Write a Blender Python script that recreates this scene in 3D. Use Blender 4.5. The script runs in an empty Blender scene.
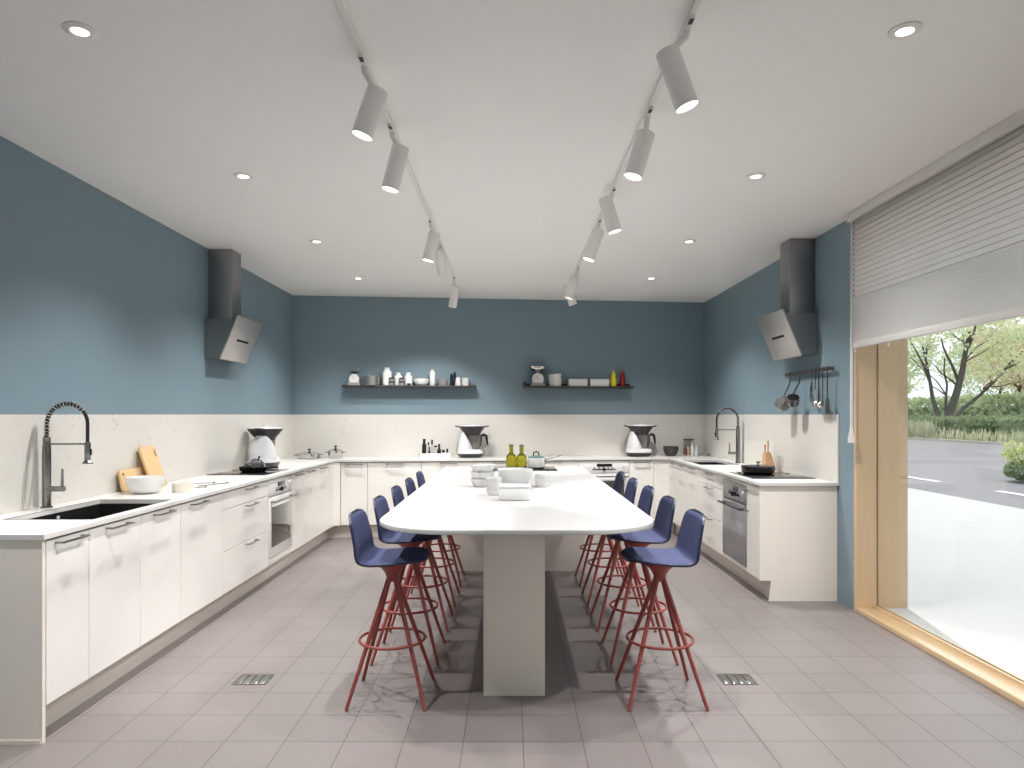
import bpy, bmesh, math, random
from mathutils import Vector, Matrix, Quaternion
PI = math.pi
C = bpy.context.scene.collection
R = math.radians
F = 682.7            # focal length in pixels (24 mm on 36 mm, 1024 px wide)
EYE = 1.415

# ------------------------------------------------------------------ materials
def lin(c):
    def f(v):
        v /= 255.0
        return v/12.92 if v <= 0.04045 else ((v+0.055)/1.055)**2.4
    return (f(c[0]), f(c[1]), f(c[2]), 1.0)

def mat(name, rgb, rough=0.5, metal=0.0, var=0.03, scale=8.0, bump=0.0, bscale=200.0, spec=0.5, coat=0.0, trans=0.0, ior=1.45, alpha=None):
    m = bpy.data.materials.new(name); m.use_nodes = True
    nt = m.node_tree; N = nt.nodes; L = nt.links
    b = N['Principled BSDF']
    b.inputs['Roughness'].default_value = rough
    b.inputs['Metallic'].default_value = metal
    b.inputs['Specular IOR Level'].default_value = spec
    b.inputs['Coat Weight'].default_value = coat
    b.inputs['Transmission Weight'].default_value = trans
    b.inputs['IOR'].default_value = ior
    tc = N.new('ShaderNodeTexCoord')
    nz = N.new('ShaderNodeTexNoise'); nz.inputs['Scale'].default_value = scale; nz.inputs['Detail'].default_value = 4
    L.new(tc.outputs['Object'], nz.inputs['Vector'])
    mx = N.new('ShaderNodeMix'); mx.data_type = 'RGBA'
    c = lin(rgb)
    mx.inputs[6].default_value = tuple(v*(1-var) for v in c[:3])+(1,)
    mx.inputs[7].default_value = tuple(min(1, v*(1+var)) for v in c[:3])+(1,)
    L.new(nz.outputs['Fac'], mx.inputs[0]); L.new(mx.outputs[2], b.inputs['Base Color'])
    if bump:
        n2 = N.new('ShaderNodeTexNoise'); n2.inputs['Scale'].default_value = bscale; n2.inputs['Detail'].default_value = 3
        L.new(tc.outputs['Object'], n2.inputs['Vector'])
        bp = N.new('ShaderNodeBump'); bp.inputs['Strength'].default_value = bump; bp.inputs['Distance'].default_value = 0.002
        L.new(n2.outputs['Fac'], bp.inputs['Height']); L.new(bp.outputs['Normal'], b.inputs['Normal'])
    return m

def emis(name, rgb, strength):
    m = bpy.data.materials.new(name); m.use_nodes = True
    b = m.node_tree.nodes['Principled BSDF']
    b.inputs['Base Color'].default_value = lin(rgb)
    b.inputs['Emission Color'].default_value = lin(rgb)
    b.inputs['Emission Strength'].default_value = strength
    return m

def glass_pane_mat(name, tint=(0.97, 0.985, 0.98), refl=1.0):
    m = bpy.data.materials.new(name); m.use_nodes = True
    nt = m.node_tree; N = nt.nodes; L = nt.links
    N.remove(N['Principled BSDF'])
    t = N.new('ShaderNodeBsdfTransparent'); t.inputs['Color'].default_value = (*tint, 1)
    g = N.new('ShaderNodeBsdfGlossy'); g.inputs['Roughness'].default_value = 0.0
    lw = N.new('ShaderNodeLayerWeight'); lw.inputs['Blend'].default_value = 0.5
    pw = N.new('ShaderNodeMath'); pw.operation = 'POWER'; pw.inputs[1].default_value = 5.0
    L.new(lw.outputs['Facing'], pw.inputs[0])
    fr = N.new('ShaderNodeMath'); fr.operation = 'MULTIPLY_ADD'; fr.inputs[1].default_value = 0.9; fr.inputs[2].default_value = 0.035
    L.new(pw.outputs[0], fr.inputs[0])
    mt = N.new('ShaderNodeMath'); mt.operation = 'MULTIPLY'; mt.inputs[1].default_value = refl
    mx = N.new('ShaderNodeMixShader')
    L.new(fr.outputs[0], mt.inputs[0]); L.new(mt.outputs[0], mx.inputs[0]); L.new(t.outputs[0], mx.inputs[1]); L.new(g.outputs[0], mx.inputs[2])
    L.new(mx.outputs[0], N['Material Output'].inputs['Surface'])
    return m

def tile_mat():
    m = mat('floor_tile', (170, 160, 157), 0.42, var=0.0)
    nt = m.node_tree; N = nt.nodes; L = nt.links
    b = N['Principled BSDF']
    tc = [n for n in N if n.type == 'TEX_COORD'][0]
    mp = N.new('ShaderNodeMapping'); mp.inputs['Location'].default_value = (-0.05+0.258*20, -2.956+0.258*20, 0)
    L.new(tc.outputs['Object'], mp.inputs['Vector'])
    br = N.new('ShaderNodeTexBrick'); br.offset = 0.0; br.squash = 1.0
    br.inputs['Scale'].default_value = 1.0
    br.inputs['Brick Width'].default_value = 0.258; br.inputs['Row Height'].default_value = 0.258
    br.inputs['Mortar Size'].default_value = 0.0022; br.inputs['Mortar Smooth'].default_value = 0.1
    br.inputs['Bias'].default_value = 0.0
    br.inputs['Color1'].default_value = lin((126, 118, 116)); br.inputs['Color2'].default_value = lin((121, 113, 111))
    br.inputs['Mortar'].default_value = lin((84, 78, 77))
    L.new(mp.outputs[0], br.inputs['Vector'])
    L.new(br.outputs['Color'], b.inputs['Base Color'])
    # fine raised studs of the non-slip tile
    vo = N.new('ShaderNodeTexVoronoi'); vo.inputs['Scale'].default_value = 130.0; vo.inputs['Randomness'].default_value = 0.25
    L.new(tc.outputs['Object'], vo.inputs['Vector'])
    mm = N.new('ShaderNodeMath'); mm.operation = 'MULTIPLY_ADD'; mm.inputs[1].default_value = -3.0
    L.new(br.outputs['Fac'], mm.inputs[0]); L.new(vo.outputs['Distance'], mm.inputs[2])
    bp = N.new('ShaderNodeBump'); bp.inputs['Strength'].default_value = 0.4; bp.inputs['Distance'].default_value = 0.002
    L.new(mm.outputs[0], bp.inputs['Height']); L.new(bp.outputs[0], b.inputs['Normal'])
    return m

def stone_mat(name):
    m = mat(name, (209, 205, 198), 0.38, var=0.03, scale=3.0)
    nt = m.node_tree; N = nt.nodes; L = nt.links
    b = N['Principled BSDF']; tc = [n for n in N if n.type == 'TEX_COORD'][0]
    base = [n for n in N if n.type == 'MIX'][0]
    mp = N.new('ShaderNodeMapping'); mp.inputs['Scale'].default_value = (14, 14, 42)
    L.new(tc.outputs['Object'], mp.inputs['Vector'])
    n1 = N.new('ShaderNodeTexNoise'); n1.inputs['Scale'].default_value = 1.6; n1.inputs['Detail'].default_value = 5
    L.new(mp.outputs[0], n1.inputs['Vector'])
    cr = N.new('ShaderNodeValToRGB')
    cr.color_ramp.elements[0].position = 0.60; cr.color_ramp.elements[0].color = (0, 0, 0, 1)
    cr.color_ramp.elements[1].position = 0.68; cr.color_ramp.elements[1].color = (1, 1, 1, 1)
    L.new(n1.outputs['Fac'], cr.inputs[0])
    n2 = N.new('ShaderNodeTexNoise'); n2.inputs['Scale'].default_value = 1.6; n2.inputs['Detail'].default_value = 2
    L.new(tc.outputs['Object'], n2.inputs['Vector'])
    c2 = N.new('ShaderNodeValToRGB')
    c2.color_ramp.elements[0].position = 0.42; c2.color_ramp.elements[1].position = 0.62
    L.new(n2.outputs['Fac'], c2.inputs[0])
    mu = N.new('ShaderNodeMath'); mu.operation = 'MULTIPLY'
    L.new(cr.outputs[0], mu.inputs[0]); L.new(c2.outputs[0], mu.inputs[1])
    m2 = N.new('ShaderNodeMath'); m2.operation = 'MULTIPLY'; m2.inputs[1].default_value = 0.42
    L.new(mu.outputs[0], m2.inputs[0])
    mx = N.new('ShaderNodeMix'); mx.data_type = 'RGBA'
    mx.inputs[7].default_value = lin((158, 147, 132))
    L.new(m2.outputs[0], mx.inputs[0]); L.new(base.outputs[2], mx.inputs[6]); L.new(mx.outputs[2], b.inputs['Base Color'])
    return m

def wood_mat(name, a, bcol, axis='z', rough=0.45, sc=18.0):
    m = mat(name, a, rough, var=0.0)
    nt = m.node_tree; N = nt.nodes; L = nt.links
    b = N['Principled BSDF']; tc = [n for n in N if n.type == 'TEX_COORD'][0]
    mp = N.new('ShaderNodeMapping')
    s = {'x': (0.06, 1, 1), 'y': (1, 0.06, 1), 'z': (1, 1, 0.06)}[axis]
    mp.inputs['Scale'].default_value = tuple(v*sc for v in s)
    L.new(tc.outputs['Object'], mp.inputs['Vector'])
    n1 = N.new('ShaderNodeTexNoise'); n1.inputs['Scale'].default_value = 3.0; n1.inputs['Detail'].default_value = 6; n1.inputs['Distortion'].default_value = 0.4
    L.new(mp.outputs[0], n1.inputs['Vector'])
    mx = N.new('ShaderNodeMix'); mx.data_type = 'RGBA'
    mx.inputs[6].default_value = lin(a); mx.inputs[7].default_value = lin(bcol)
    L.new(n1.outputs['Fac'], mx.inputs[0]); L.new(mx.outputs[2], b.inputs['Base Color'])
    return m

def brushed_mat(name, rgb, rough=0.3):
    m = mat(name, rgb, rough, 1.0, var=0.02, scale=30)
    nt = m.node_tree; N = nt.nodes; L = nt.links
    b = N['Principled BSDF']; tc = [n for n in N if n.type == 'TEX_COORD'][0]
    mp = N.new('ShaderNodeMapping'); mp.inputs['Scale'].default_value = (4, 4, 400)
    L.new(tc.outputs['Object'], mp.inputs['Vector'])
    n1 = N.new('ShaderNodeTexNoise'); n1.inputs['Scale'].default_value = 2.0
    L.new(mp.outputs[0], n1.inputs['Vector'])
    bp = N.new('ShaderNodeBump'); bp.inputs['Strength'].default_value = 0.04; bp.inputs['Distance'].default_value = 0.001
    L.new(n1.outputs['Fac'], bp.inputs['Height']); L.new(bp.outputs[0], b.inputs['Normal'])
    return m

def leaf_mat(name, a, bcol):
    m = mat(name, a, 0.6, var=0.0)
    nt = m.node_tree; N = nt.nodes; L = nt.links
    b = N['Principled BSDF']
    n1 = [n for n in N if n.type == 'TEX_NOISE'][0]; n1.inputs['Scale'].default_value = 1.1; n1.inputs['Detail'].default_value = 6
    mx = [n for n in N if n.type == 'MIX'][0]
    cr = N.new('ShaderNodeValToRGB'); cr.color_ramp.elements[0].position = 0.35; cr.color_ramp.elements[1].position = 0.65
    L.new(n1.outputs['Fac'], cr.inputs[0]); L.new(cr.outputs[0], mx.inputs[0])
    mx.inputs[6].default_value = lin(a); mx.inputs[7].default_value = lin(bcol)
    tr = N.new('ShaderNodeBsdfTranslucent'); L.new(mx.outputs[2], tr.inputs['Color'])
    ms = N.new('ShaderNodeMixShader'); ms.inputs[0].default_value = 0.4
    L.new(b.outputs[0], ms.inputs[1]); L.new(tr.outputs[0], ms.inputs[2])
    L.new(ms.outputs[0], N['Material Output'].inputs['Surface'])
    return m

M = {
 'blue': mat('blue_wall_paint', (119, 139, 149), 0.5, var=0.015, scale=2, bump=0.05, bscale=300),
 'white_paint': mat('white_ceiling_paint', (246, 244, 241), 0.85, var=0.006, scale=2),
 'front_paint': mat('front_wall_paint', (214, 210, 204), 0.85, var=0.01, scale=2),
 'tile': tile_mat(),
 'stone': stone_mat('cream_stone'),
 'worktop': mat('white_worktop', (212, 210, 206), 0.3, var=0.015, scale=6),
 'cab': mat('white_lacquer_front', (231, 228, 222), 0.35, var=0.008, scale=3),
 'cab_in': mat('cabinet_carcass', (205, 198, 188), 0.5, var=0.01),
 'panel': mat('end_panel_laminate', (234, 224, 213), 0.45, var=0.01, scale=3),
 'plinth': mat('plinth_laminate', (222, 214, 205), 0.4, var=0.02),
 'leg_panel': mat('table_leg_laminate', (214, 204, 190), 0.45, var=0.01),
 'table': mat('white_table_laminate', (184, 183, 182), 0.32, var=0.008, scale=4),
 'steel': brushed_mat('brushed_steel', (178, 176, 172), 0.28),
 'tap_steel': mat('polished_tap_steel', (140, 138, 135), 0.2, 1.0, var=0.02),
 'bowl_steel': brushed_mat('bowl_steel', (132, 131, 128), 0.32),
 'hood': brushed_mat('hood_steel', (150, 150, 150), 0.36),
 'hood_panel': brushed_mat('hood_panel_steel', (198, 195, 192), 0.42),
 'chrome': mat('chrome', (205, 203, 200), 0.12, 1.0, var=0.01),
 'handle': mat('satin_handle_metal', (150, 146, 142), 0.3, 1.0, var=0.02),
 'black': mat('black_plastic', (22, 22, 22), 0.35, var=0.1),
 'sink': mat('black_sink_composite', (17, 17, 17), 0.55, var=0.1, bump=0.1),
 'hob': mat('black_hob_glass', (14, 14, 15), 0.04, var=0.05, coat=0.3),
 'dark_line': mat('hob_print_grey', (70, 70, 70), 0.2),
 'oven_white': mat('white_oven_enamel', (226, 226, 224), 0.2, var=0.01),
 'oven_glass': mat('dark_oven_glass', (62, 60, 57), 0.03, var=0.05, coat=0.5, spec=0.9),
 'oven_grey': mat('silver_oven_glass', (150, 152, 154), 0.3, 0.6, var=0.02),
 'display': mat('black_display', (15, 16, 18), 0.1, var=0.05),
 'shell': mat('navy_seat_shell', (22, 26, 50), 0.38, var=0.05),
 'fabric': mat('indigo_seat_fabric', (56, 62, 96), 0.8, var=0.06, scale=60, bump=0.25, bscale=700),
 'red': mat('red_stool_lacquer', (140, 64, 56), 0.42, var=0.04),
 'lamp': mat('white_lamp_lacquer', (232, 230, 227), 0.5, var=0.01),
 'lens': emis('lamp_lens', (255, 250, 240), 4.0),
 'wood_frame': wood_mat('oak_window_frame', (204, 176, 142), (190, 160, 124), 'z'),
 'wood_sill': wood_mat('oak_window_sill', (208, 180, 142), (196, 164, 122), 'y'),
 'board': wood_mat('beech_board', (218, 186, 142), (200, 164, 118), 'z', 0.5, 30),
 'board_y': wood_mat('beech_board_flat', (232, 201, 152), (214, 178, 124), 'y', 0.5, 30),
 'block_wood': wood_mat('reddish_block_wood', (198, 160, 124), (178, 138, 102), 'z', 0.5, 30),
 'blind': leaf_mat('blind_fabric', (232, 229, 226), (226, 223, 220)),
 'rail': mat('blind_rail', (216, 212, 207), 0.5, var=0.01),
 'ceramic': mat('white_ceramic', (222, 221, 219), 0.25, var=0.01),
 'cream': mat('cream_ceramic', (216, 205, 195), 0.35, var=0.02),
 'greyceramic': mat('grey_ceramic', (140, 138, 138), 0.4, var=0.03),
 'darkbowl': mat('charcoal_stoneware', (62, 60, 58), 0.6, var=0.08, scale=30),
 'shelf': mat('grey_shelf_metal', (66, 64, 63), 0.45, 0.3, var=0.04),
 'tm_white': mat('white_appliance_plastic', (216, 216, 217), 0.3, var=0.01),
 'tm_dark': mat('charcoal_appliance_plastic', (48, 46, 47), 0.4, var=0.05),
 'tm_black': mat('black_steamer_plastic', (52, 49, 49), 0.35, var=0.05),
 'pan': mat('black_pan_enamel', (20, 22, 22), 0.25, var=0.1),
 'yellow': mat('yellow_sauce_plastic', (222, 208, 40), 0.4, var=0.03),
 'redsauce': mat('red_sauce_plastic', (140, 22, 28), 0.4, var=0.03),
 'teal': mat('teal_pot_lid', (84, 112, 112), 0.35, var=0.03),
 'olive': mat('olive_bottle_glass', (176, 170, 40), 0.05, var=0.15, scale=20, trans=0.85, ior=1.45),
 'cork': mat('bottle_cap', (104, 92, 60), 0.5, var=0.1),
 'amber': mat('brown_jar', (120, 84, 62), 0.3, var=0.08),
 'pinkish': mat('salmon_jar', (206, 172, 146), 0.5, var=0.05),
 'clear': glass_pane_mat('clear_jar_glass', (0.9, 0.92, 0.92), 1.2),
 'pane': glass_pane_mat('window_glass'),
 'lidglass': glass_pane_mat('lid_glass', (0.82, 0.82, 0.82), 4.0),
 'pave': mat('pale_concrete_paving', (180, 178, 177), 0.8, var=0.06, scale=0.7),
 'road': mat('grey_asphalt', (122, 118, 122), 0.85, var=0.08, scale=0.4),
 'mark': mat('white_road_paint', (235, 235, 232), 0.7),
 'kerb': mat('kerb_stone', (180, 172, 160), 0.8, var=0.05),
 'soil': mat('verge_soil', (150, 140, 112), 0.9, var=0.1),
 'bark': mat('grey_bark', (88, 80, 74), 0.9, var=0.25, scale=6),
 'leaf_a': leaf_mat('pale_green_leaf', (198, 208, 158), (234, 234, 204)),
 'leaf_b': leaf_mat('mid_green_leaf', (172, 188, 144), (206, 214, 178)),
 'leaf_c': leaf_mat('dark_green_leaf', (116, 136, 104), (150, 166, 132)),
 'leaf_r': leaf_mat('rust_leaf', (222, 200, 174), (212, 212, 178)),
 'leaf_h': leaf_mat('hedge_leaf', (112, 136, 92), (156, 172, 126)),
 'grassblade': leaf_mat('ornamental_grass_blade', (186, 190, 156), (210, 208, 180)),
 'leaf_y': leaf_mat('yellow_green_leaf', (186, 198, 124), (226, 226, 164)),
}

M['wood_sill'].node_tree.nodes['Principled BSDF'].inputs['Coat Weight'].default_value = 1.0
M['wood_sill'].node_tree.nodes['Principled BSDF'].inputs['Coat Roughness'].default_value = 0.12

# ------------------------------------------------------------------ mesh builder
class MB:
    def __init__(self): self.bm = bmesh.new()
    def _merge(self, tmp, mtx=None):
        if mtx is not None: bmesh.ops.transform(tmp, matrix=mtx, verts=tmp.verts)
        me = bpy.data.meshes.new('tmp'); tmp.to_mesh(me); tmp.free()
        self.bm.from_mesh(me); bpy.data.meshes.remove(me); return self
    def box(self, x0, x1, y0, y1, z0, z1, r=0.0, seg=2, mtx=None):
        t = bmesh.new(); bmesh.ops.create_cube(t, size=1.0)
        bmesh.ops.scale(t, vec=(x1-x0, y1-y0, z1-z0), verts=t.verts)
        bmesh.ops.translate(t, vec=((x0+x1)/2, (y0+y1)/2, (z0+z1)/2), verts=t.verts)
        if r > 0: bmesh.ops.bevel(t, geom=list(t.edges), offset=r, segments=seg, profile=0.5, affect='EDGES')
        return self._merge(t, mtx)
    def prism(self, poly, z0, z1, mtx=None, r=0.0, seg=2):
        t = bmesh.new()
        a = [t.verts.new((x, y, z0)) for x, y in poly]; b = [t.verts.new((x, y, z1)) for x, y in poly]
        n = len(poly)
        t.faces.new(a[::-1]); t.faces.new(b)
        for i in range(n): t.faces.new((a[i], a[(i+1) % n], b[(i+1) % n], b[i]))
        bmesh.ops.recalc_face_normals(t, faces=t.faces)
        if r > 0:
            e = [e for e in t.edges if abs(e.verts[0].co.z-e.verts[1].co.z) < 1e-6]
            bmesh.ops.bevel(t, geom=e, offset=r, segments=seg, profile=0.5, affect='EDGES')
        return self._merge(t, mtx)
    def rings(self, rs, cap0=True, cap1=True, closed=True, mtx=None):
        t = bmesh.new(); V = [[t.verts.new(p) for p in r] for r in rs]
        n = len(rs[0])
        for i in range(len(V)-1):
            for j in range(n if closed else n-1):
                q = (V[i][j], V[i][(j+1) % n], V[i+1][(j+1) % n], V[i+1][j])
                try: t.faces.new(q)
                except ValueError: pass
        if cap0: t.faces.new(V[0][::-1])
        if cap1: t.faces.new(V[-1])
        bmesh.ops.remove_doubles(t, verts=t.verts, dist=1e-6)
        bmesh.ops.recalc_face_normals(t, faces=t.faces)
        return self._merge(t, mtx)
    def lathe(self, prof, c=(0, 0, 0), seg=32, mtx=None, sx=1.0, sy=1.0):
        rs = [[Vector((c[0]+max(r, 1e-5)*sx*math.cos(2*PI*k/seg), c[1]+max(r, 1e-5)*sy*math.sin(2*PI*k/seg), c[2]+z)) for k in range(seg)] for r, z in prof]
        c0 = prof[0][0] > 1e-4; c1 = prof[-1][0] > 1e-4
        closed_loop = prof[0] == prof[-1]
        return self.rings(rs, c0 and not closed_loop, c1 and not closed_loop, mtx=mtx)
    def tube(self, pts, r, seg=10, mtx=None, caps=True):
        pts = [Vector(p) for p in pts]; n = len(pts)
        rad = r if isinstance(r, (list, tuple)) else [r]*n
        tg = []
        for i in range(n):
            a = pts[max(i-1, 0)]; b = pts[min(i+1, n-1)]; tg.append((b-a).normalized())
        up = Vector((0, 0, 1)) if abs(tg[0].z) < 0.9 else Vector((1, 0, 0))
        u = tg[0].cross(up).normalized(); rs = []
        for i in range(n):
            if i: 
                q = tg[i-1].rotation_difference(tg[i]); u = (q @ u)
                u = (u-tg[i]*u.dot(tg[i])).normalized()
            v = tg[i].cross(u)
            rs.append([pts[i]+rad[i]*(math.cos(2*PI*k/seg)*u+math.sin(2*PI*k/seg)*v) for k in range(seg)])
        return self.rings(rs, caps, caps, mtx=mtx)
    def torus(self, R_, r, c=(0, 0, 0), seg=40, s2=10, mtx=None):
        t = bmesh.new(); V = []
        for i in range(seg):
            a = 2*PI*i/seg
            V.append([t.verts.new((c[0]+(R_+r*math.cos(2*PI*k/s2))*math.cos(a), c[1]+(R_+r*math.cos(2*PI*k/s2))*math.sin(a), c[2]+r*math.sin(2*PI*k/s2))) for k in range(s2)])
        for i in range(seg):
            for k in range(s2):
                t.faces.new((V[i][k], V[(i+1) % seg][k], V[(i+1) % seg][(k+1) % s2], V[i][(k+1) % s2]))
        bmesh.ops.recalc_face_normals(t, faces=t.faces)
        return self._merge(t, mtx)
    def slab(self, xs, ys, holes, z0, z1):
        """slab of cells between the cuts xs, ys, without the cells listed in holes; one welded surface"""
        t = bmesh.new(); nx, ny = len(xs)-1, len(ys)-1
        V = {}
        def v(i, j, z):
            k = (i, j, z)
            if k not in V: V[k] = t.verts.new((xs[i], ys[j], z))
            return V[k]
        solid = lambda i, j: 0 <= i < nx and 0 <= j < ny and (i, j) not in holes
        for i in range(nx):
            for j in range(ny):
                if not solid(i, j): continue
                t.faces.new((v(i, j, z1), v(i+1, j, z1), v(i+1, j+1, z1), v(i, j+1, z1)))
                t.faces.new((v(i, j, z0), v(i, j+1, z0), v(i+1, j+1, z0), v(i+1, j, z0)))
                if not solid(i-1, j): t.faces.new((v(i, j, z0), v(i, j, z1), v(i, j+1, z1), v(i, j+1, z0)))
                if not solid(i+1, j): t.faces.new((v(i+1, j, z0), v(i+1, j+1, z0), v(i+1, j+1, z1), v(i+1, j, z1)))
                if not solid(i, j-1): t.faces.new((v(i, j, z0), v(i+1, j, z0), v(i+1, j, z1), v(i, j, z1)))
                if not solid(i, j+1): t.faces.new((v(i, j+1, z0), v(i, j+1, z1), v(i+1, j+1, z1), v(i+1, j+1, z0)))
        bmesh.ops.recalc_face_normals(t, faces=t.faces)
        return self._merge(t)
    def build(self, name, m, parent=None, loc=None, rotz=None, smooth=35):
        me = bpy.data.meshes.new(name); self.bm.to_mesh(me); self.bm.free()
        me.materials.append(M[m] if isinstance(m, str) else m)
        if smooth:
            for p in me.polygons: p.use_smooth = True
            me.set_sharp_from_angle(angle=R(smooth))
        o = bpy.data.objects.new(name, me); C.objects.link(o)
        if parent is not None: o.parent = parent
        if loc is not None: o.location = loc
        if rotz is not None: o.rotation_euler = (0, 0, rotz)
        return o

def thing(name, label, cat, loc=(0, 0, 0), rotz=0.0, group=None):
    o = bpy.data.objects.new(name, None); C.objects.link(o)
    o.location = loc; o.rotation_euler = (0, 0, rotz); o.empty_display_size = 0.1
    return tag(o, label, cat, group)
def tag(o, label, cat, group=None):
    o['label'] = label; o['category'] = cat
    if group: o['group'] = group
    return o
def struct(o):
    o['kind'] = 'structure'; return o
def dup(root, loc, rotz=None, label=None, group=None):
    r = root.copy(); C.objects.link(r); r.location = loc
    if rotz is not None: r.rotation_euler = (0, 0, rotz)
    if label: r['label'] = label
    if group: r['group'] = group
    for ch in list(root.children):
        c = ch.copy(); C.objects.link(c); c.parent = r
        for g in ch.children:
            d = g.copy(); C.objects.link(d); d.parent = c
    return r
def inner(prof, t):
    return prof
def rot_to(d):
    """matrix turning +z to direction d"""
    return Vector((0, 0, 1)).rotation_difference(Vector(d).normalized()).to_matrix().to_4x4()
def T(*v): return Matrix.Translation(Vector(v))

# ------------------------------------------------------------------ room numbers
XL, XR, ZC = -2.63, 2.474, 2.85
TH = math.atan(0.105); CT, ST = math.cos(TH), math.sin(TH)
def wallY(x): return 8.22+0.105*(x+2.63)
def back(u, v, z=0.0):                  # along the back wall / out into the room
    return Vector((XL+u*CT+v*ST, 8.22+u*ST-v*CT, z))
WY0, WY1 = -1.0, 4.887                  # window opening along the right wall
FY = -3.0                               # front wall behind the camera

# floor, ceiling, walls
struct(MB().box(XL-0.2, XR+0.36, FY-0.2, 9.1, -0.12, 0.0).build('floor', 'tile', smooth=0))
struct(MB().box(XL-0.2, XR+0.36, FY-0.2, 9.1, ZC, ZC+0.2).build('ceiling', 'white_paint', smooth=0))
struct(MB().box(XL-0.2, XL, FY-0.2, 8.6, 0, ZC).build('wall_left', 'blue', smooth=0))
p = [back(-0.3, 0), back(5.6, 0), back(5.6, -0.2), back(-0.3, -0.2)]
struct(MB().prism([(v.x, v.y) for v in p], 0, ZC).build('wall_back', 'blue', smooth=0))
w = MB()
w.box(XR, XR+0.36, WY1+0.04, 9.0, 0, ZC)
w.box(XR, XR+0.36, FY, WY0-0.04, 0, ZC)
w.box(XR, XR+0.36, WY0-0.04, WY1+0.04, 2.76, ZC)
struct(w.build('wall_right', 'blue', smooth=0))
w = MB(); FX0, FX1, FZ0, FZ1 = -2.3, 2.15, 0.10, 2.70
w.box(XL, FX0, FY-0.2, FY, 0, ZC); w.box(FX1, XR, FY-0.2, FY, 0, ZC); w.box(FX0, FX1, FY-0.2, FY, 0, FZ0); w.box(FX0, FX1, FY-0.2, FY, FZ1, ZC)
struct(w.build('wall_front', 'front_paint', smooth=0))
fill_win = bpy.data.objects.new('added_fill_window', None); C.objects.link(fill_win); struct(fill_win)  # unseen window added behind the camera to let in fill daylight
w = MB()
w.box(FX0, FX0+0.06, FY-0.15, FY-0.05, FZ0, FZ1); w.box(FX1-0.06, FX1, FY-0.15, FY-0.05, FZ0, FZ1); w.box(-0.105, -0.045, FY-0.15, FY-0.05, FZ0, FZ1)
w.box(FX0, FX1, FY-0.15, FY-0.05, FZ0, FZ0+0.06); w.box(FX0, FX1, FY-0.15, FY-0.05, FZ1-0.06, FZ1)
w.build('fill_window_frame', 'wood_frame', fill_win)
w = MB(); w.box(FX0+0.05, FX1-0.05, FY-0.105, FY-0.095, FZ0+0.05, FZ1-0.05); w.build('window_pane', 'pane', fill_win, smooth=0)

# ------------------------------------------------------------------ window
win = bpy.data.objects.new('window_1', None); C.objects.link(win); struct(win)
j = MB()
j.box(XR-0.004, 2.612, WY1, WY1+0.039, 0.0, 2.759)          # inner reveal lining
j.box(2.626, XR+0.362, WY1, WY1+0.039, 0.0, 2.759)
j.box(2.608, 2.63, WY1+0.012, WY1+0.039, 0.0, 2.759)        # groove
j.box(XR-0.004, XR+0.362, WY0-0.039, WY0, 0.0, 2.759)
j.box(XR-0.004, XR+0.362, WY0, WY1, 2.72, 2.759)
j.build('window_lining', 'wood_frame', win)
s = MB()
s.box(XR-0.012, 2.598, WY0, WY1, 0.001, 0.036, 0.002)
s.build('window_sill', 'wood_sill', win)
s = MB(); s.box(2.598, 2.612, WY0, WY1, 0.001, 0.048); s.box(2.63, 2.644, WY0, WY1, 0.001, 0.048)
s.build('glazing_bead', 'wood_sill', win)
s = MB(); s.box(2.646, XR+0.40, WY0, WY1, 0.001, 0.03); s.build('outer_sill', 'pave', win)
s = MB(); s.box(2.615, 2.627, WY0, WY1, 0.03, 2.735); s.build('window_pane', 'pane', win, smooth=0)

# ------------------------------------------------------------------ pleated blind
bl = thing('pleated_blind', 'pale grey pleated blind half lowered over the big window', 'blind', (2.43, 4.86, 0))
BY = -5.80                                                     # length along the window
MB().box(-0.035, 0.028, BY, 0.022, 2.785, 2.848, 0.003).build('headrail', 'rail', bl)
def pleats(z1, z0, n, depth):
    pts = [(-depth/2, z1)]; st = (z1-z0)/n
    for k in range(n):
        pts.append((-depth/2, z1-k*st-st*0.10)); pts.append((-depth*0.35, z1-k*st-st*0.5)); pts.append((-depth/2, z1-k*st-st*0.90)); pts.append((depth/2, z1-k*st-st*0.985))
    pts.append((-depth/2, z0))
    t = bmesh.new(); A = [t.verts.new((x, 0, z)) for x, z in pts]; B = [t.verts.new((x, BY, z)) for x, z in pts]
    for i in range(len(pts)-1): t.faces.new((A[i], A[i+1], B[i+1], B[i]))
    q = bmesh.ops.solidify(t, geom=list(t.faces), thickness=0.002)
    m = MB(); m._merge(t); return m
pleats(2.785, 2.238, 15, 0.008).build('open_pleats', 'blind', bl, smooth=0)
pleats(2.238, 1.925, 26, 0.004).build('stacked_pleats', 'blind', bl, smooth=0)
MB().box(-0.018, 0.014, BY, 0.0, 1.884, 1.925, 0.003).build('bottom_rail', 'rail', bl)
for k in range(15):
    z = 2.785-(k+0.5)*(2.785-2.238)/15
    MB().lathe([(0.0, 0), (0.0055, 0), (0.0055, 0.004), (0, 0.004)], seg=8, mtx=T(-0.0048, -0.028, z) @ Matrix.Rotation(-PI/2, 4, 'Y')).build('cord_eyelet', 'shelf', bl)
c = MB(); c.tube([(-0.022, -0.022, 2.79), (-0.022, -0.022, 1.90), (-0.022, -0.022, 1.30)], [0.004, 0.009, 0.009], 8)
c.lathe([(0.0, 0.115), (0.010, 0.115), (0.012, 0.09), (0.023, 0.03), (0.023, 0.0), (0, 0)], (-0.022, -0.022, 1.215), 16)
c.build('pull_cord', 'rail', bl)
for yy in (-0.03, -0.46):
    MB().tube([(0.0, yy, 1.89), (0.0, yy, 1.862), (0.004, yy, 1.855)], 0.006, 8).build('rail_hook', 'rail', bl)

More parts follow.
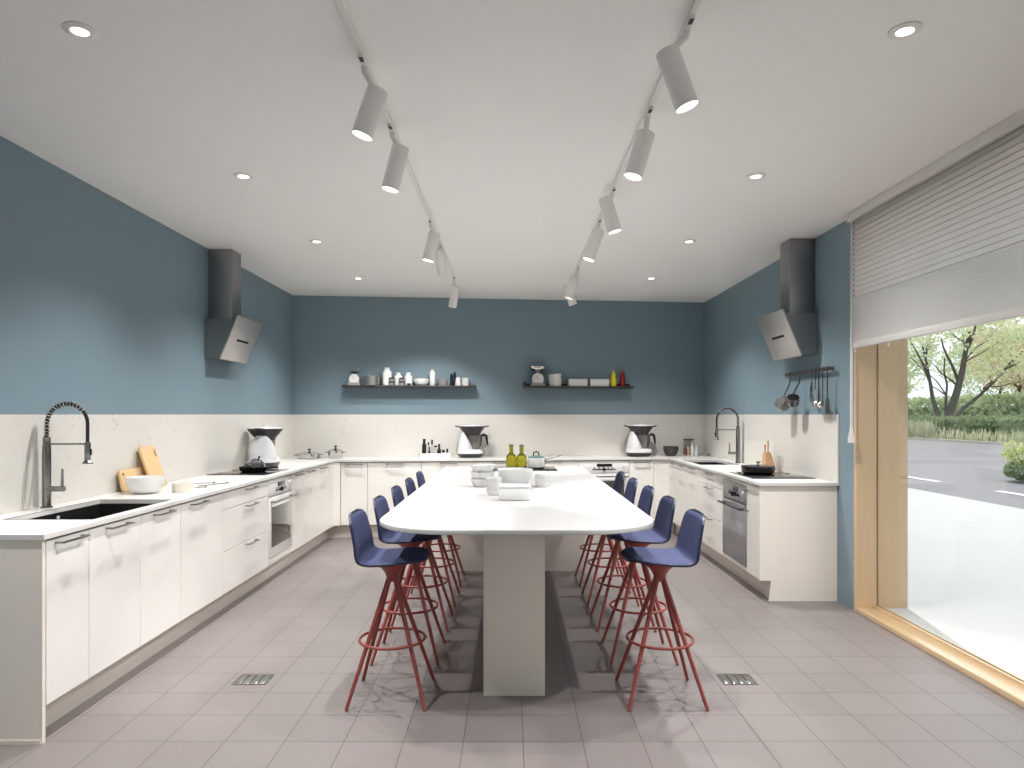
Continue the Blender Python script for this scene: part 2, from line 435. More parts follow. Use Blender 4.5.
# ------------------------------------------------------------------ cabinets
DB, DT = 0.155, 0.870
def handle(x, z, w=0.2, vert=False):
    h = MB()
    if vert:
        h.box(x-0.004, x+0.004, -0.040, -0.032, z-w/2, z+w/2, 0.0015)
        for s in (-1, 1): h.box(x-0.004, x+0.004, -0.036, 0.0, z+s*(w/2-0.004)-0.004, z+s*(w/2-0.004)+0.004)
    else:
        h.box(x-w/2, x+w/2, -0.041, -0.030, z-0.004, z+0.004, 0.0015)
        for s in (-1, 1): h.box(x+s*(w/2-0.005)-0.005, x+s*(w/2-0.005)+0.005, -0.034, 0.0, z-0.004, z+0.004)
    return h
def front(root, kind, x0, x1, z0, z1, hx=None, hz=None, hw=0.19, vert=False, bare=False):
    g = 0.0022
    d = MB().box(x0+g, x1-g, 0.0, 0.019, z0+g, z1-g, 0.0012, 1).build(kind, 'cab', root)
    if not bare:
        handle((x0+x1)/2 if hx is None else hx, z1-0.020 if hz is None else hz, hw, vert).build('handle', 'handle', d)
    return d
def cabinet(label, w, loc, rot, fronts, depth=0.53, name='base_cabinet', group=None, top=DT):
    t = thing(name, label, 'cabinet', loc, rot, group)
    b = MB(); b.box(0.001, w-0.001, 0.021, depth, DB, top, 0)
    if top < DT: b.box(0.001, w-0.001, 0.021, 0.030, top, DT)
    b.build('body', 'cab_in', t)
    for f in fronts: front(t, *f[0], **f[1])
    return t
def door(w, **k): return (('door', 0, w, DB, DT), k)
def drawers(w, zs, **k): return [(('drawer', 0, w, zs[i], zs[i+1]), k) for i in range(len(zs)-1)]

def oven(label, w, loc, rot, style='white', depth=0.53, strip=0.0, handle_w=None):
    t = thing('built_in_oven', label, 'oven', loc, rot)
    MB().box(0.002, w-0.002, 0.021, depth, DB, DT).build('body', 'cab_in', t)
    face = 'oven_white' if style == 'white' else 'oven_grey'
    g = 0.003
    zt = DT-0.004
    if style == 'white':
        cp = MB().box(g, w-g, -0.002, 0.019, 0.726, zt, 0.002).build('control_panel', face, t)
        zp = 0.80
    else:
        MB().box(g, w-g, 0.0, 0.019, zt-0.022, zt, 0.001).build('top_trim', 'cab', t)
        cp = MB().box(g, w-g, -0.002, 0.019, 0.690, zt-0.024, 0.002).build('control_panel', face, t)
        zp = 0.775
    MB().box(w*0.36, w*0.66, -0.0045, -0.0015, zp-0.002, zp+0.034, 0.001).build('display', 'display', cp)
    b = MB(); b.box(w*0.27, w*0.73, -0.0045, -0.0015, zp-0.040, zp-0.026)
    for k in range(5): b.box(w*(0.30+0.09*k), w*(0.30+0.09*k)+0.016, -0.006, -0.0015, zp-0.022, zp-0.008)
    b.build('button_row', 'dark_line' if style == 'white' else 'display', cp)
    kn = MB(); kn.lathe([(0.0, 0), (0.019, 0), (0.017, 0.022), (0, 0.022)], seg=20, mtx=T(w*0.5, -0.002, zp-0.032) @ Matrix.Rotation(PI/2, 4, 'X'))
    kn.build('knob', 'display', cp)
    kn = MB(); kn.lathe([(0.0, 0), (0.014, 0), (0.012, 0.01), (0, 0.01)], seg=16, mtx=T(w*0.88, -0.002, zp+0.005) @ Matrix.Rotation(PI/2, 4, 'X'))
    kn.build('light_button', 'oven_white', cp)
    zb = 0.215 if style == 'white' else 0.19
    ztop = 0.718 if style == 'white' else 0.682
    dr = MB().box(g, w-g, -0.004, 0.019, zb, ztop, 0.002).build('oven_door', face, t)
    if style == 'white':
        MB().box(w*0.10, w*0.90, -0.0065, -0.003, 0.30, 0.635, 0.001).build('window_glass', 'oven_glass', dr)
    else:
        MB().box(g+0.004, w-g-0.004, -0.0065, -0.003, zb+0.004, ztop-0.16, 0.001).build('window_glass', 'oven_grey', dr)
    h = MB(); zz = ztop-0.035
    h.box(w*0.03, w*0.97, -0.058, -0.044, zz-0.006, zz+0.010, 0.003)
    for s in (0.10, 0.90): h.box(w*s-0.018, w*s+0.018, -0.05, 0.0, zz-0.010, zz+0.006, 0.003)
    h.build('handle', 'handle' if style == 'white' else 'shelf', dr)
    MB().box(g, w-g, 0.0, 0.019, DB+0.0016, zb-0.004, 0.001).build('lower_panel', 'cab', t)
    return t

# left run (fronts face the room)
LX, LR = -2.012, PI/2
ep = MB().box(XL+0.002, -2.014, 2.930, 2.950, 0.0, 0.877)
ep.box(XL+0.002, -2.02, 2.926, 2.9305, 0.0, 0.018)
tag(ep.build('end_panel', 'panel'), 'grey-white cabinet end panel below the worktop beside the black sink', 'panel')
cabinet('narrow white base cabinet beside the near end panel, below the sink', 0.30, (LX, 2.952, 0), LR, [door(0.30)], top=0.68)
cabinet('white door base cabinet under the middle of the black sink', 0.45, (LX, 3.252, 0), LR, [door(0.45)], top=0.68)
cabinet('white door base cabinet under the far end of the sink', 0.45, (LX, 3.702, 0), LR, [door(0.45)], top=0.68)
cabinet('wide white door base cabinet below the white bowl and cutting boards', 0.60, (LX, 4.152, 0), LR, [door(0.60, hx=0.22)])
cabinet('white three-drawer base cabinet beside the white oven under the left hob', 0.90, (LX, 4.752, 0), LR, drawers(0.90, [DB, 0.455, 0.745, DT], hw=0.2, hx=0.50))
oven('white built-in oven with dark window below the left-hand hob', 0.60, (LX, 5.652, 0), LR)
cabinet('slim white base cabinet next to the far side of the left oven', 0.34, (LX, 6.252, 0), LR, [door(0.34)])
cabinet('white base cabinet second beyond the left oven towards the corner', 0.42, (LX, 6.592, 0), LR, [door(0.42)])
cabinet('white base cabinet last before the left back corner', 0.50, (LX, 7.012, 0), LR, [door(0.50, hx=0.24)])
b0 = back(0.569, 0.541); b1 = back(0.637, 0.541)
f = MB(); f.box(LX-0.019, LX, 7.514, b0.y-0.02, DB, DT)
f.prism([(LX-0.015, b0.y-0.019), (LX, b0.y-0.02), (b1.x, b1.y-0.015), (b1.x, b1.y+0.004)], DB, DT)
tag(f.build('corner_filler', 'cab'), 'white filler strip closing the left back cabinet corner', 'panel')

# back run
BV = 0.545
def bk(label, u0, w, fr, **k): return cabinet(label, w, back(u0, BV), TH, fr, depth=0.515, **k)
bk('narrow white base cabinet first on the back wall by the left corner', 0.64, 0.30, [door(0.30)])
bk('white back-wall base cabinet left of the spice tray', 0.94, 0.61, [door(0.61)])
bk('white back-wall base cabinet below the spice tray', 1.55, 0.61, [door(0.61)])
bk('white back-wall base cabinet behind the two olive bottles', 2.16, 0.61, [door(0.61)])
bk('plain white back-wall base cabinet beside the back oven', 2.77, 0.61, [door(0.61)])
oven('white built-in oven on the back wall behind the table end', 0.61, back(3.38, BV), TH, depth=0.515)
bk('narrow white base cabinet right of the back oven', 3.99, 0.30, [door(0.30)])
a0 = back(4.292, BV-0.004); 
RX = 1.885
a1y = a0.y+0.105*(RX-a0.x)
f = MB(); f.prism([(a0.x, a0.y), (RX, a1y), (RX, a1y+0.019), (a0.x, a0.y+0.019)], DB, DT)
f.box(RX, RX+0.019, 8.04, a1y-0.001, DB, DT)
tag(f.build('corner_filler', 'cab'), 'white filler strip closing the right back cabinet corner', 'panel')

# right run: local x runs towards the camera
RR = -PI/2
Y = 5.175
ep = MB()
ep.prism([(RX-0.004, DB), (RX+0.085, DB), (RX+0.068, 0.0), (XR-0.004, 0.0), (XR-0.004, 0.877), (RX-0.004, 0.877)], -0.02, 0.0, mtx=T(0, Y, 0) @ Matrix.Rotation(PI/2, 4, 'X'))
tag(ep.build('end_panel', 'panel'), 'beige-white cabinet end panel by the window, notched at the plinth', 'panel')
Y0 = Y+0.022
cabinet('slim white pull-out cabinet with upright handle beside the grey oven', 0.275, (RX, Y0+0.275, 0), RR, [(('door', 0, 0.275, DB, DT), dict(hx=0.045, hz=0.73, hw=0.17, vert=True))])
oven('grey glass-fronted built-in oven below the right-hand hob', 0.61, (RX, Y0+0.885, 0), RR, 'grey')
cabinet('white three-drawer base cabinet between the grey oven and right sink', 0.80, (RX, Y0+1.685, 0), RR, drawers(0.80, [DB, 0.45, 0.74, DT], hw=0.19, hx=0.40))
cabinet('white base cabinet under the near end of the right sink', 0.45, (RX, Y0+2.135, 0), RR, [door(0.45)], top=0.68)
cabinet('white base cabinet under the far end of the right sink', 0.40, (RX, Y0+2.535, 0), RR, [door(0.40)], top=0.68)
cabinet('narrow white base cabinet last before the right back corner', 0.30, (RX, Y0+2.835, 0), RR, [door(0.30)])

# plinths
tag(MB().box(-2.12, -2.105, 2.951, 7.815, 0.0, 0.135).build('plinth', 'plinth'), 'long beige plinth strip under the left cabinets', 'plinth')
p = [back(0.477, 0.455), back(4.575, 0.455), back(4.575, 0.44), back(0.477, 0.44)]
tag(MB().prism([(v.x, v.y) for v in p], 0, 0.135).build('plinth', 'plinth'), 'beige plinth strip under the back-wall cabinets', 'plinth')
tag(MB().box(1.975, 1.990, Y+0.001, 8.24, 0.0, 0.135).build('plinth', 'plinth'), 'beige plinth strip under the right cabinets', 'plinth')

# worktop, one U-shaped thing, with two sink cut-outs
SX0, SX1, SY0, SY1 = -2.483, -2.060, 3.352, 4.122
QX0, QX1, QY0, QY1 = 1.945, 2.325, 7.00, 7.71
WZ0, WZ1 = 0.878, 0.90
wt = MB()
wt.slab([XL, SX0, SX1, -2.000], [2.922, SY0, SY1, 7.60], {(1, 1)}, WZ0, WZ1)
fl = back(0, 0.566); fr_ = lambda x: fl.y+0.105*(x-fl.x)
wt.prism([(XL, 7.60), (-2.0, 7.60), (-2.0, fr_(-2.0)), (1.866, fr_(1.866)), (1.866, 7.80), (XR, 7.80), (XR, wallY(XR)), (XL, wallY(XL))], WZ0, WZ1)
wt.slab([1.866, QX0, QX1, XR], [5.150, QY0, QY1, 7.80], {(1, 1)}, WZ0, WZ1)
tag(wt.build('worktop', 'worktop', smooth=0), 'continuous thin white U-shaped worktop along three walls', 'worktop')

# backsplash
bs = MB()
bs.box(XL+0.0005, XL+0.012, 2.0, wallY(XL)-0.001, 0.901, EYE)
p = [back(0.012, 0.0005), back(5.13, 0.0005), back(5.13, 0.012), back(0.012, 0.012)]
bs.prism([(v.x, v.y) for v in p], 0.901, EYE)
bs.box(XR-0.012, XR-0.0005, 5.150, wallY(XR)-0.013, 0.901, EYE)
struct(bs.build('trim_1', 'stone', smooth=0))

def sink(label, x0, x1, y0, y1, px):
    t = thing('undermount_sink', label, 'sink', ((x0+x1)/2, (y0+y1)/2, 0.0))
    hx, hy = (x1-x0)/2, (y1-y0)/2
    b = MB(); e = 0.014; zt, zb = 0.8755, 0.70
    for (ax0, ax1, ay0, ay1) in ((-hx-e, -hx+0.002, -hy-e, hy+e), (hx-0.002, hx+e, -hy-e, hy+e), (-hx, hx, -hy-e, -hy+0.002), (-hx, hx, hy-0.002, hy+e)):
        b.box(ax0, ax1, ay0, ay1, zb, zt)
    b.box(-hx-e, hx+e, -hy-e, hy+e, zb-0.012, zb)
    b.build('basin', 'sink', t, smooth=0)
    b = MB(); b.slab([-hx-0.009, -hx-0.0005, hx+0.0005, hx+0.009], [-hy-0.009, -hy-0.0005, hy+0.0005, hy+0.009], {(1, 1)}, 0.9002, 0.9012); b.build('rim_line', 'sink', t, smooth=0)  # thin dark frame laid round the cut-out
    d = MB(); d.lathe([(0.0, 0), (0.05, 0), (0.05, 0.004), (0.035, 0.006), (0.0, 0.003)], (0, 0, zb), 24); d.build('drain', 'steel', t)
    o = MB(); o.box(-0.012, 0.012, -0.003, 0.0, -0.010, 0.010, 0.002, mtx=T(px*(hx-0.003), 0.0, 0.85) @ Matrix.Rotation(px*PI/2, 4, 'Z'))
    o.build('overflow_cover', 'ceramic', t)
sink('large black undermount sink in the left worktop below the spring tap', SX0, SX1, SY0, SY1, -1)
sink('black undermount sink in the right worktop near the back corner', QX0, QX1, QY0, QY1, 1)

def faucet(label, loc, rot):
    t = thing('kitchen_tap', label, 'tap', loc, rot)
    b = MB(); b.lathe([(0.0, 0), (0.030, 0), (0.030, 0.006), (0.022, 0.012), (0.0215, 0.34), (0.019, 0.345), (0.019, 0.39), (0, 0.39)], seg=24)
    b.build('column', 'tap_steel', t)
    rA = 0.113; zc = 0.462
    arc = [(0, 0, 0.39), (0, 0, 0.43)]+[(rA-rA*math.cos(a), 0, zc+rA*math.sin(a)) for a in [PI*k/28 for k in range(29)]]+[(2*rA, 0, 0.40), (2*rA, 0, 0.345)]
    MB().tube(arc, 0.0095, 10).build('hose', 'black', t)
    # spring wound round the first two thirds of the arc
    P = [Vector(p) for p in arc]; dist = [0]
    for i in range(1, len(P)): dist.append(dist[-1]+(P[i]-P[i-1]).length)
    Ls = dist[-1]*0.66; turns = 19; pts = []; steps = turns*12
    for k in range(steps+1):
        s_ = Ls*k/steps; i = max(j_ for j_ in range(len(dist)) if dist[j_] <= s_+1e-9); i = min(i, len(P)-2)
        f_ = (s_-dist[i])/(dist[i+1]-dist[i]); c_ = P[i].lerp(P[i+1], f_); tg = (P[i+1]-P[i]).normalized()
        n_ = Vector((0, 1, 0)); q = tg.cross(n_)
        a = 2*PI*k/12; pts.append(c_+0.0135*(math.cos(a)*n_+math.sin(a)*q))
    MB().tube(pts, 0.0032, 6).build('spring', 'chrome', t)
    h = MB(); h.lathe([(0.0, 0), (0.026, 0.0), (0.026, 0.006), (0.016, 0.018), (0.0155, 0.115), (0.013, 0.12), (0, 0.12)], (2*rA, 0, 0.243), 20)
    hd = h.build('spray_head', 'tap_steel', t)
    MB().box(2*rA+0.012, 2*rA+0.022, -0.006, 0.006, 0.29, 0.325, 0.002).build('spray_button', 'black', hd)
    MB().tube([(0.015, 0, 0.352), (2*rA-0.01, 0, 0.352)], 0.0055, 10).build('support_bar', 'tap_steel', t)
    l = MB(); l.tube([(0.0, -0.005, 0.105), (0.10, -0.005, 0.105)], 0.0155, 14)
    l.tube([(0.088, -0.005, 0.105), (0.090, -0.005, 0.215)], [0.009, 0.006], 10)
    l.build('lever', 'tap_steel', t)
faucet('tall spring-neck tap on the left worktop behind the big black sink', (-2.568, 3.772, WZ1), 0)
faucet('tall spring-neck tap by the right sink near the back corner', (2.405, 7.25, WZ1), PI)

# ------------------------------------------------------------------ extractor hoods
def hood(label, loc, mir, cy):
    t = thing('extractor_hood', label, 'extractor hood', loc)
    s = mir
    c = MB(); c.box(min(0, s*0.205), max(0, s*0.205), cy, cy+0.20, 2.22-loc[2], ZC-loc[2]-0.001, 0.002); c.build('chimney', 'hood', t)
    # wedge body leaning in under the panel
    poly = [(0.001, 2.235), (0.26, 2.235), (0.262, 2.20), (0.135, 1.905), (0.001, 1.905)]
    MB().prism([(s*x, z-loc[2]) for x, z in poly], -0.565, -0.015, mtx=Matrix.Rotation(PI/2, 4, 'X')).build('body', 'hood', t)
    # slanted front panel
    d = Vector((0.16, 0, 0.375)).normalized(); L_ = 0.405
    ang = math.atan2(0.160, 0.375)
    q = T(s*0.127, 0.0, 1.895-loc[2]) @ Matrix.Rotation(s*ang, 4, 'Y')
    pn = MB().box(min(0, s*0.016), max(0, s*0.016), 0.0, 0.58, 0, L_, 0.004, mtx=q).build('front_panel', 'hood_panel', t)
    sl = MB().box(min(s*0.0150, s*0.0175), max(s*0.0150, s*0.0175), 0.16, 0.42, 0.185, 0.205, 0.0, mtx=q).build('display_strip', 'display', pn)
    return t
hood('stainless steel extractor hood on the left blue wall', (XL+0.001, 5.83, 1.90), 1, 0.09)
hood('stainless steel extractor hood on the right blue wall by the blind', (XR-0.001, 5.49, 1.90), -1, 0.07)

# ------------------------------------------------------------------ hobs
def hob(label, x0, x1, y0, y1):
    t = thing('induction_hob', label, 'hob', ((x0+x1)/2, (y0+y1)/2, WZ1))
    hx, hy = (x1-x0)/2, (y1-y0)/2
    MB().box(-hx, hx, -hy, hy, 0.0005, 0.006, 0.0015).build('glass_plate', 'hob', t)
    r = MB()
    for sx in (-1, 1):
        for sy in (-1, 1):
            r.lathe([(0.085, 0.0), (0.087, 0.0), (0.087, 0.0004), (0.085, 0.0004), (0.085, 0.0)], (sx*hx*0.5, sy*hy*0.5, 0.0062), 40)
    r.build('zone_marking', 'dark_line', t)
    return t
hob('black glass hob in the left worktop under the hood', -2.590, -2.085, 5.79, 6.40)
hob('black glass hob at the end of the right worktop', 1.935, 2.44, 5.47, 6.05)
hob('black glass hob set in the far end of the white table', -0.17, 0.42, 6.24, 6.70)

# ------------------------------------------------------------------ island table
tb = thing('island_table', 'long white rounded table with panel leg, in the middle of the kitchen', 'table', (0.025, 3.04, 0))
hw = 0.676; Ln = 3.71; rr = 0.37
poly = []
for k in range(17): a = PI+PI/2*k/16; poly.append((-hw+rr+rr*math.cos(a), rr+rr*math.sin(a)))
for k in range(17): a = 1.5*PI+PI/2*k/16; poly.append((hw-rr+rr*math.cos(a), rr+rr*math.sin(a)))
poly += [(hw, Ln), (-hw, Ln)]
MB().prism(poly, 0.878, 0.90, r=0.002, seg=2).build('tabletop', 'table', tb)
MB().box(-0.166, 0.143, 0.39, 0.70, 0.0, 0.877, 0.002).build('leg', 'leg_panel', tb)
b = MB(); b.box(-0.60, 0.64, 3.14, 3.66, 0.0, 0.877, 0.002); b.build('end_cabinet', 'panel', tb)

# ------------------------------------------------------------------ bar stools
KN = [(0.180, 0.696), (0.170, 0.705), (0.13, 0.706), (0.06, 0.700), (0.0, 0.694), (-0.07, 0.690), (-0.122, 0.692), (-0.152, 0.705), (-0.166, 0.735), (-0.177, 0.785), (-0.189, 0.85), (-0.198, 0.90), (-0.203, 0.932)]
def seat_profile(n):
    # even samples along the side line of the seat, from the front lip to the top of the back (Catmull-Rom)
    K = [Vector((x, 0, z)) for x, z in KN]; K = [K[0]*2-K[1]]+K+[K[-1]*2-K[-2]]
    pts = []
    for i in range(1, len(K)-2):
        for q in range(12):
            t = q/12; a, b, c, d = K[i-1], K[i], K[i+1], K[i+2]
            pts.append(0.5*(2*b+(c-a)*t+(2*a-5*b+4*c-d)*t*t+(3*b-a-3*c+d)*t**3))
    pts.append(K[-2]); L_ = [0]
    for i in range(1, len(pts)): L_.append(L_[-1]+(pts[i]-pts[i-1]).length)
    return pts, L_
SP, SL = seat_profile(0)
def seat_at(s):
    i = 0
    while i < len(SL)-2 and SL[i+1] < s: i += 1
    f_ = (s-SL[i])/(SL[i+1]-SL[i]); return SP[i].lerp(SP[i+1], f_), (SP[i+1]-SP[i]).normalized()
def seat_width(s):
    tot = SL[-1]; e = tot-s
    w = 0.203-0.040*max(0.0, (s-0.36)/(tot-0.36))**1.3
    if s < 0.15: w *= max(0.0, 1-(1-s/0.15)**2.3)**(1/2.0)
    if e < 0.075: w *= max(0.0, 1-(1-e/0.075)**3.0)**(1/3.0)
    return w
def shell_mesh(off, ins, thick):
    t = bmesh.new(); tot = SL[-1]; n = 34; rows = []
    for i in range(n+1):
        f_ = i/n; f_ = f_-0.8/(2*PI)*math.sin(2*PI*f_)*0.55        # denser towards both rounded ends
        s = ins+0.0015+(tot-2*ins-0.003)*f_
        p, tg = seat_at(s); nrm = Vector((tg.z, 0, -tg.x))
        w0 = seat_width(s)
        # inset follows the outline
        w = max(w0-ins, 0.004)
        row = []
        for k in range(13):
            y = w*math.sin((-1+2*k/12)*PI/2*0.999)
            back_ = min(max((s-0.30)/0.12, 0.0), 1.0)
            dish = (0.010+0.016*back_)*(abs(y)/0.2)**2.0
            edge = 1-0.85*(abs(y)/max(w, 1e-4))**8
            endf = min(1.0, (s-ins)/0.02, (tot-ins-s)/0.02); endf = max(endf, 0.15)
            row.append(p+nrm*(off*edge*endf+dish)+Vector((0, y, 0)))
        rows.append(row)
    V = [[t.verts.new(p) for p in r] for r in rows]
    for i in range(len(V)-1):
        for k in range(12): t.faces.new((V[i][k], V[i+1][k], V[i+1][k+1], V[i][k+1]))
    bmesh.ops.recalc_face_normals(t, faces=t.faces)
    up = sum((f_.normal.z for f_ in t.faces if f_.calc_center_median().x > 0), 0.0)
    if up < 0: bmesh.ops.reverse_faces(t, faces=t.faces)
    bmesh.ops.solidify(t, geom=list(t.faces), thickness=thick)
    m = MB(); m._merge(t); return m
def make_stool(label):
    t = thing('bar_stool', label, 'bar stool')
    s = shell_mesh(0.0, 0.0, 0.012).build('seat_shell', 'shell', t, smooth=60)
    sm = s.modifiers.new('Subdivision', 'SUBSURF'); sm.levels = 1; sm.render_levels = 2
    u = shell_mesh(0.009, 0.011, 0.008).build('upholstery', 'fabric', t, smooth=60)
    sm = u.modifiers.new('Subdivision', 'SUBSURF'); sm.levels = 1; sm.render_levels = 2
    h = MB(); h.lathe([(0.0, 0.672), (0.085, 0.672), (0.080, 0.662), (0.052, 0.640), (0.034, 0.612), (0.027, 0.585), (0.018, 0.575), (0, 0.575)], seg=28)
    h.build('hub', 'red', t, loc=(-0.011, 0, 0))
    for k in range(4):
        a = PI/4+PI/2*k
        d = Vector((math.cos(a), math.sin(a), 0))
        p0 = d*0.017+Vector((0, 0, 0.605)); p1 = d*0.268+Vector((0, 0, 0.0))
        MB().tube([p0, p0.lerp(p1, 0.35), p0.lerp(p1, 0.994)], [0.0118, 0.0118, 0.0088], 12).build('leg', 'red', t, loc=(-0.011, 0, 0))
    MB().torus(0.163, 0.0072, (0, 0, 0.287), 48, 10).build('foot_ring', 'red', t, loc=(-0.011, 0, 0))
    return t
ORD = ['nearest the camera', 'second from the camera', 'third from the camera, in the middle', 'fourth from the camera', 'farthest, by the table hob']
proto = None
for side, x, rz, gname in (('window-opposite', -0.59, 0.0, 'stools along the sink side of the table'), ('window', 0.737, PI, 'stools along the window side of the table')):
    for k in range(5):
        lab = 'navy bar stool with red legs, '+('left' if x < 0 else 'right')+' row, '+ORD[k]
        loc = (x, 3.445+0.586*k, 0)
        if proto is None: proto = make_stool(lab); proto.location = loc; proto['group'] = gname; o = proto
        else: o = dup(proto, loc, rz, lab, gname)

# ------------------------------------------------------------------ lamps
def spot_lamp(name, loc, d, watts, cone, blend=0.25, rad=0.03, col=(1.0, 0.99, 0.98)):
    l = bpy.data.lights.new(name, 'SPOT'); l.energy = watts; l.spot_size = R(cone); l.spot_blend = blend; l.shadow_soft_size = rad; l.color = col
    o = bpy.data.objects.new(name, l); C.objects.link(o); o.location = loc
    o.rotation_euler = Vector((0, 0, -1)).rotation_difference(Vector(d).normalized()).to_euler()
    return o
DOWN_W, TRACK_W = 112.0, 50.0
k = 0
for row, x in (('left', -1.61), ('right', 1.468)):
    dl0 = None
    for i, yy in enumerate((2.547, 4.10, 5.645, 7.17)):
        lab = 'round recessed ceiling downlight, '+('window-side' if x > 0 else 'sink-side')+' row, '+['nearest the camera', 'second from the camera', 'third from the camera', 'farthest, near the back wall'][i]
        t = thing('recessed_downlight', lab, 'ceiling light', (x, yy, ZC), 0, 'recessed downlights')
        g = MB(); g.lathe([(0.030, -0.001), (0.057, -0.001), (0.057, -0.005), (0.040, -0.011), (0.031, -0.008), (0.030, -0.001)], seg=32); g.build('trim_ring', 'lamp', t)
        g = MB(); g.lathe([(0.0, -0.001), (0.031, -0.001), (0.031, -0.006), (0.0, -0.006)], seg=28); g.build('lens', 'lens', t)
        spot_lamp('downlight_beam', (x, yy, ZC-0.02), (0, 0, -1), DOWN_W, 122, 0.9, 0.035)
def track_light(label, x, y, top, bot, fwd=0.0, watts=TRACK_W, cone=72):
    """top, bot: (x, z) of the two ends of the lamp head; fwd: how far the mouth swings towards the back wall"""
    zt = ZC-0.020
    t = thing('track_spotlight', label, 'spotlight', (x, y, zt), 0, 'white spotlights on the ceiling tracks')
    ad = MB(); ad.box(-0.0105, 0.0105, -0.085, 0.03, -0.014, -0.0005, 0.002); ad.build('track_adapter', 'lamp', t)
    sw = MB(); sw.box(-0.008, 0.008, -0.084, -0.050, -0.0165, -0.0135, 0.001); sw.build('lock_switch', 'shelf', t)
    a = Vector((top[0]-x, 0.0, top[1]-zt)); b = Vector((bot[0]-x, fwd, bot[1]-zt)); d = (b-a).normalized()
    st = MB(); st.tube([(0, 0.0, -0.010), (0.0, 0.0, -0.030), tuple(a+d*0.012)], [0.016, 0.014, 0.012], 14); st.build('stem', 'lamp', t)
    q = T(*a) @ rot_to(-d)
    h = MB(); r_ = 0.043; L_ = (b-a).length
    h.lathe([(0.0, 0.0), (r_-0.002, 0.0), (r_, -0.003), (r_, -L_+0.001), (r_-0.002, -L_), (r_-0.003, -L_+0.003), (r_-0.004, -L_+0.010), (0.0, -L_+0.010)], seg=36, mtx=q)
    hd = h.build('lamp_head', 'lamp', t)
    e = MB(); e.lathe([(0.0, -L_+0.0098), (r_-0.0045, -L_+0.0098), (r_-0.0045, -L_+0.007), (0.0, -L_+0.007)], seg=32, mtx=q); e.build('lens', 'lens', hd)
    w = Vector((x, y, zt))+(q @ Vector((0, 0, -L_-0.004)))
    spot_lamp('track_beam', w, d, watts, cone, 0.5 if cone > 90 else 0.18, 0.022)
TR = [('left', -0.592, [(2.76, (-0.540, 2.727), (-0.604, 2.541), 0), (3.40, (-0.551, 2.746), (-0.605, 2.534), 0), (5.03, (-0.567, 2.752), (-0.615, 2.547), 0.0), (5.75, (-0.615, 2.808), (-0.590, 2.625), 0.11), (7.08, (-0.577, 2.742), (-0.62, 2.545), 0.085)]),
      ('right', 0.640, [(2.50, (0.569, 2.746), (0.644, 2.541), 0), (3.22, (0.636, 2.742), (0.573, 2.535), 0), (4.33, (0.593, 2.788), (0.656, 2.573), 0), (5.02, (0.643, 2.772), (0.567, 2.551), 0), (6.62, (0.618, 2.748), (0.557, 2.545), 0.02), (7.05, (0.573, 2.752), (0.638, 2.550), 0.03)])]
names5 = ['nearest the camera', 'second from the camera', 'third from the camera', 'fourth from the camera', 'nearest the back wall']
names6 = ['nearest the camera', 'second from the camera', 'third from the camera', 'fourth from the camera', 'fifth from the camera', 'nearest the back wall']
for nm, x, lst in TR:
    g = MB(); g.box(-0.0115, 0.0115, 0.8, 7.15, -0.020, -0.0005, 0.0015)
    tag(g.build('ceiling_track', 'lamp', loc=(x, 0, ZC)), 'thin white ceiling track '+('over the sink side of the table' if x < 0 else 'over the window side of the table'), 'light track')
    nn = names5 if len(lst) == 5 else names6
    for i, (yy, tp, bt, fwd) in enumerate(lst):
        track_light('white cylinder spotlight on the '+nm+' ceiling track, '+nn[i], x, yy, tp, bt, fwd, cone=(100 if (nm == 'left' and i == 4) else 74))

# ------------------------------------------------------------------ small helper things
def bowl_mb(r, h, rb=None, t=0.005, seg=40, c=(0, 0, 0), tilt=None):
    rb = rb or r*0.55
    out = []
    for k in range(9):
        a = k/8*PI/2
        out.append((rb+(r-rb)*math.sin(a)**1.0, h*(1-math.cos(a))**0.9 if k else 0.0))
    inn = [(max(x-t, 0.001), z+t*0.6) for x, z in out[::-1]]; inn[0] = (r-t, h); 
    m = MB(); m.lathe([(0.0, 0.0)]+out+inn[:-1]+[(rb*0.8, t), (0.0, t)], c, seg, mtx=tilt); return m
def straight_bowl_mb(r, rb, h, t=0.004, seg=36, tilt=None):
    m = MB(); m.lathe([(0, 0), (rb, 0), (rb+(r-rb)*0.35, h*0.25), (r, h), (r-t, h), (rb+(r-rb)*0.3, h*0.3), (rb-t, t), (0, t)], seg=seg, mtx=tilt); return m
def single(mb, name, m, label, cat, loc, rotz=0, group=None):
    o = mb.build(name, m, loc=loc, rotz=rotz); return tag(o, label, cat, group)

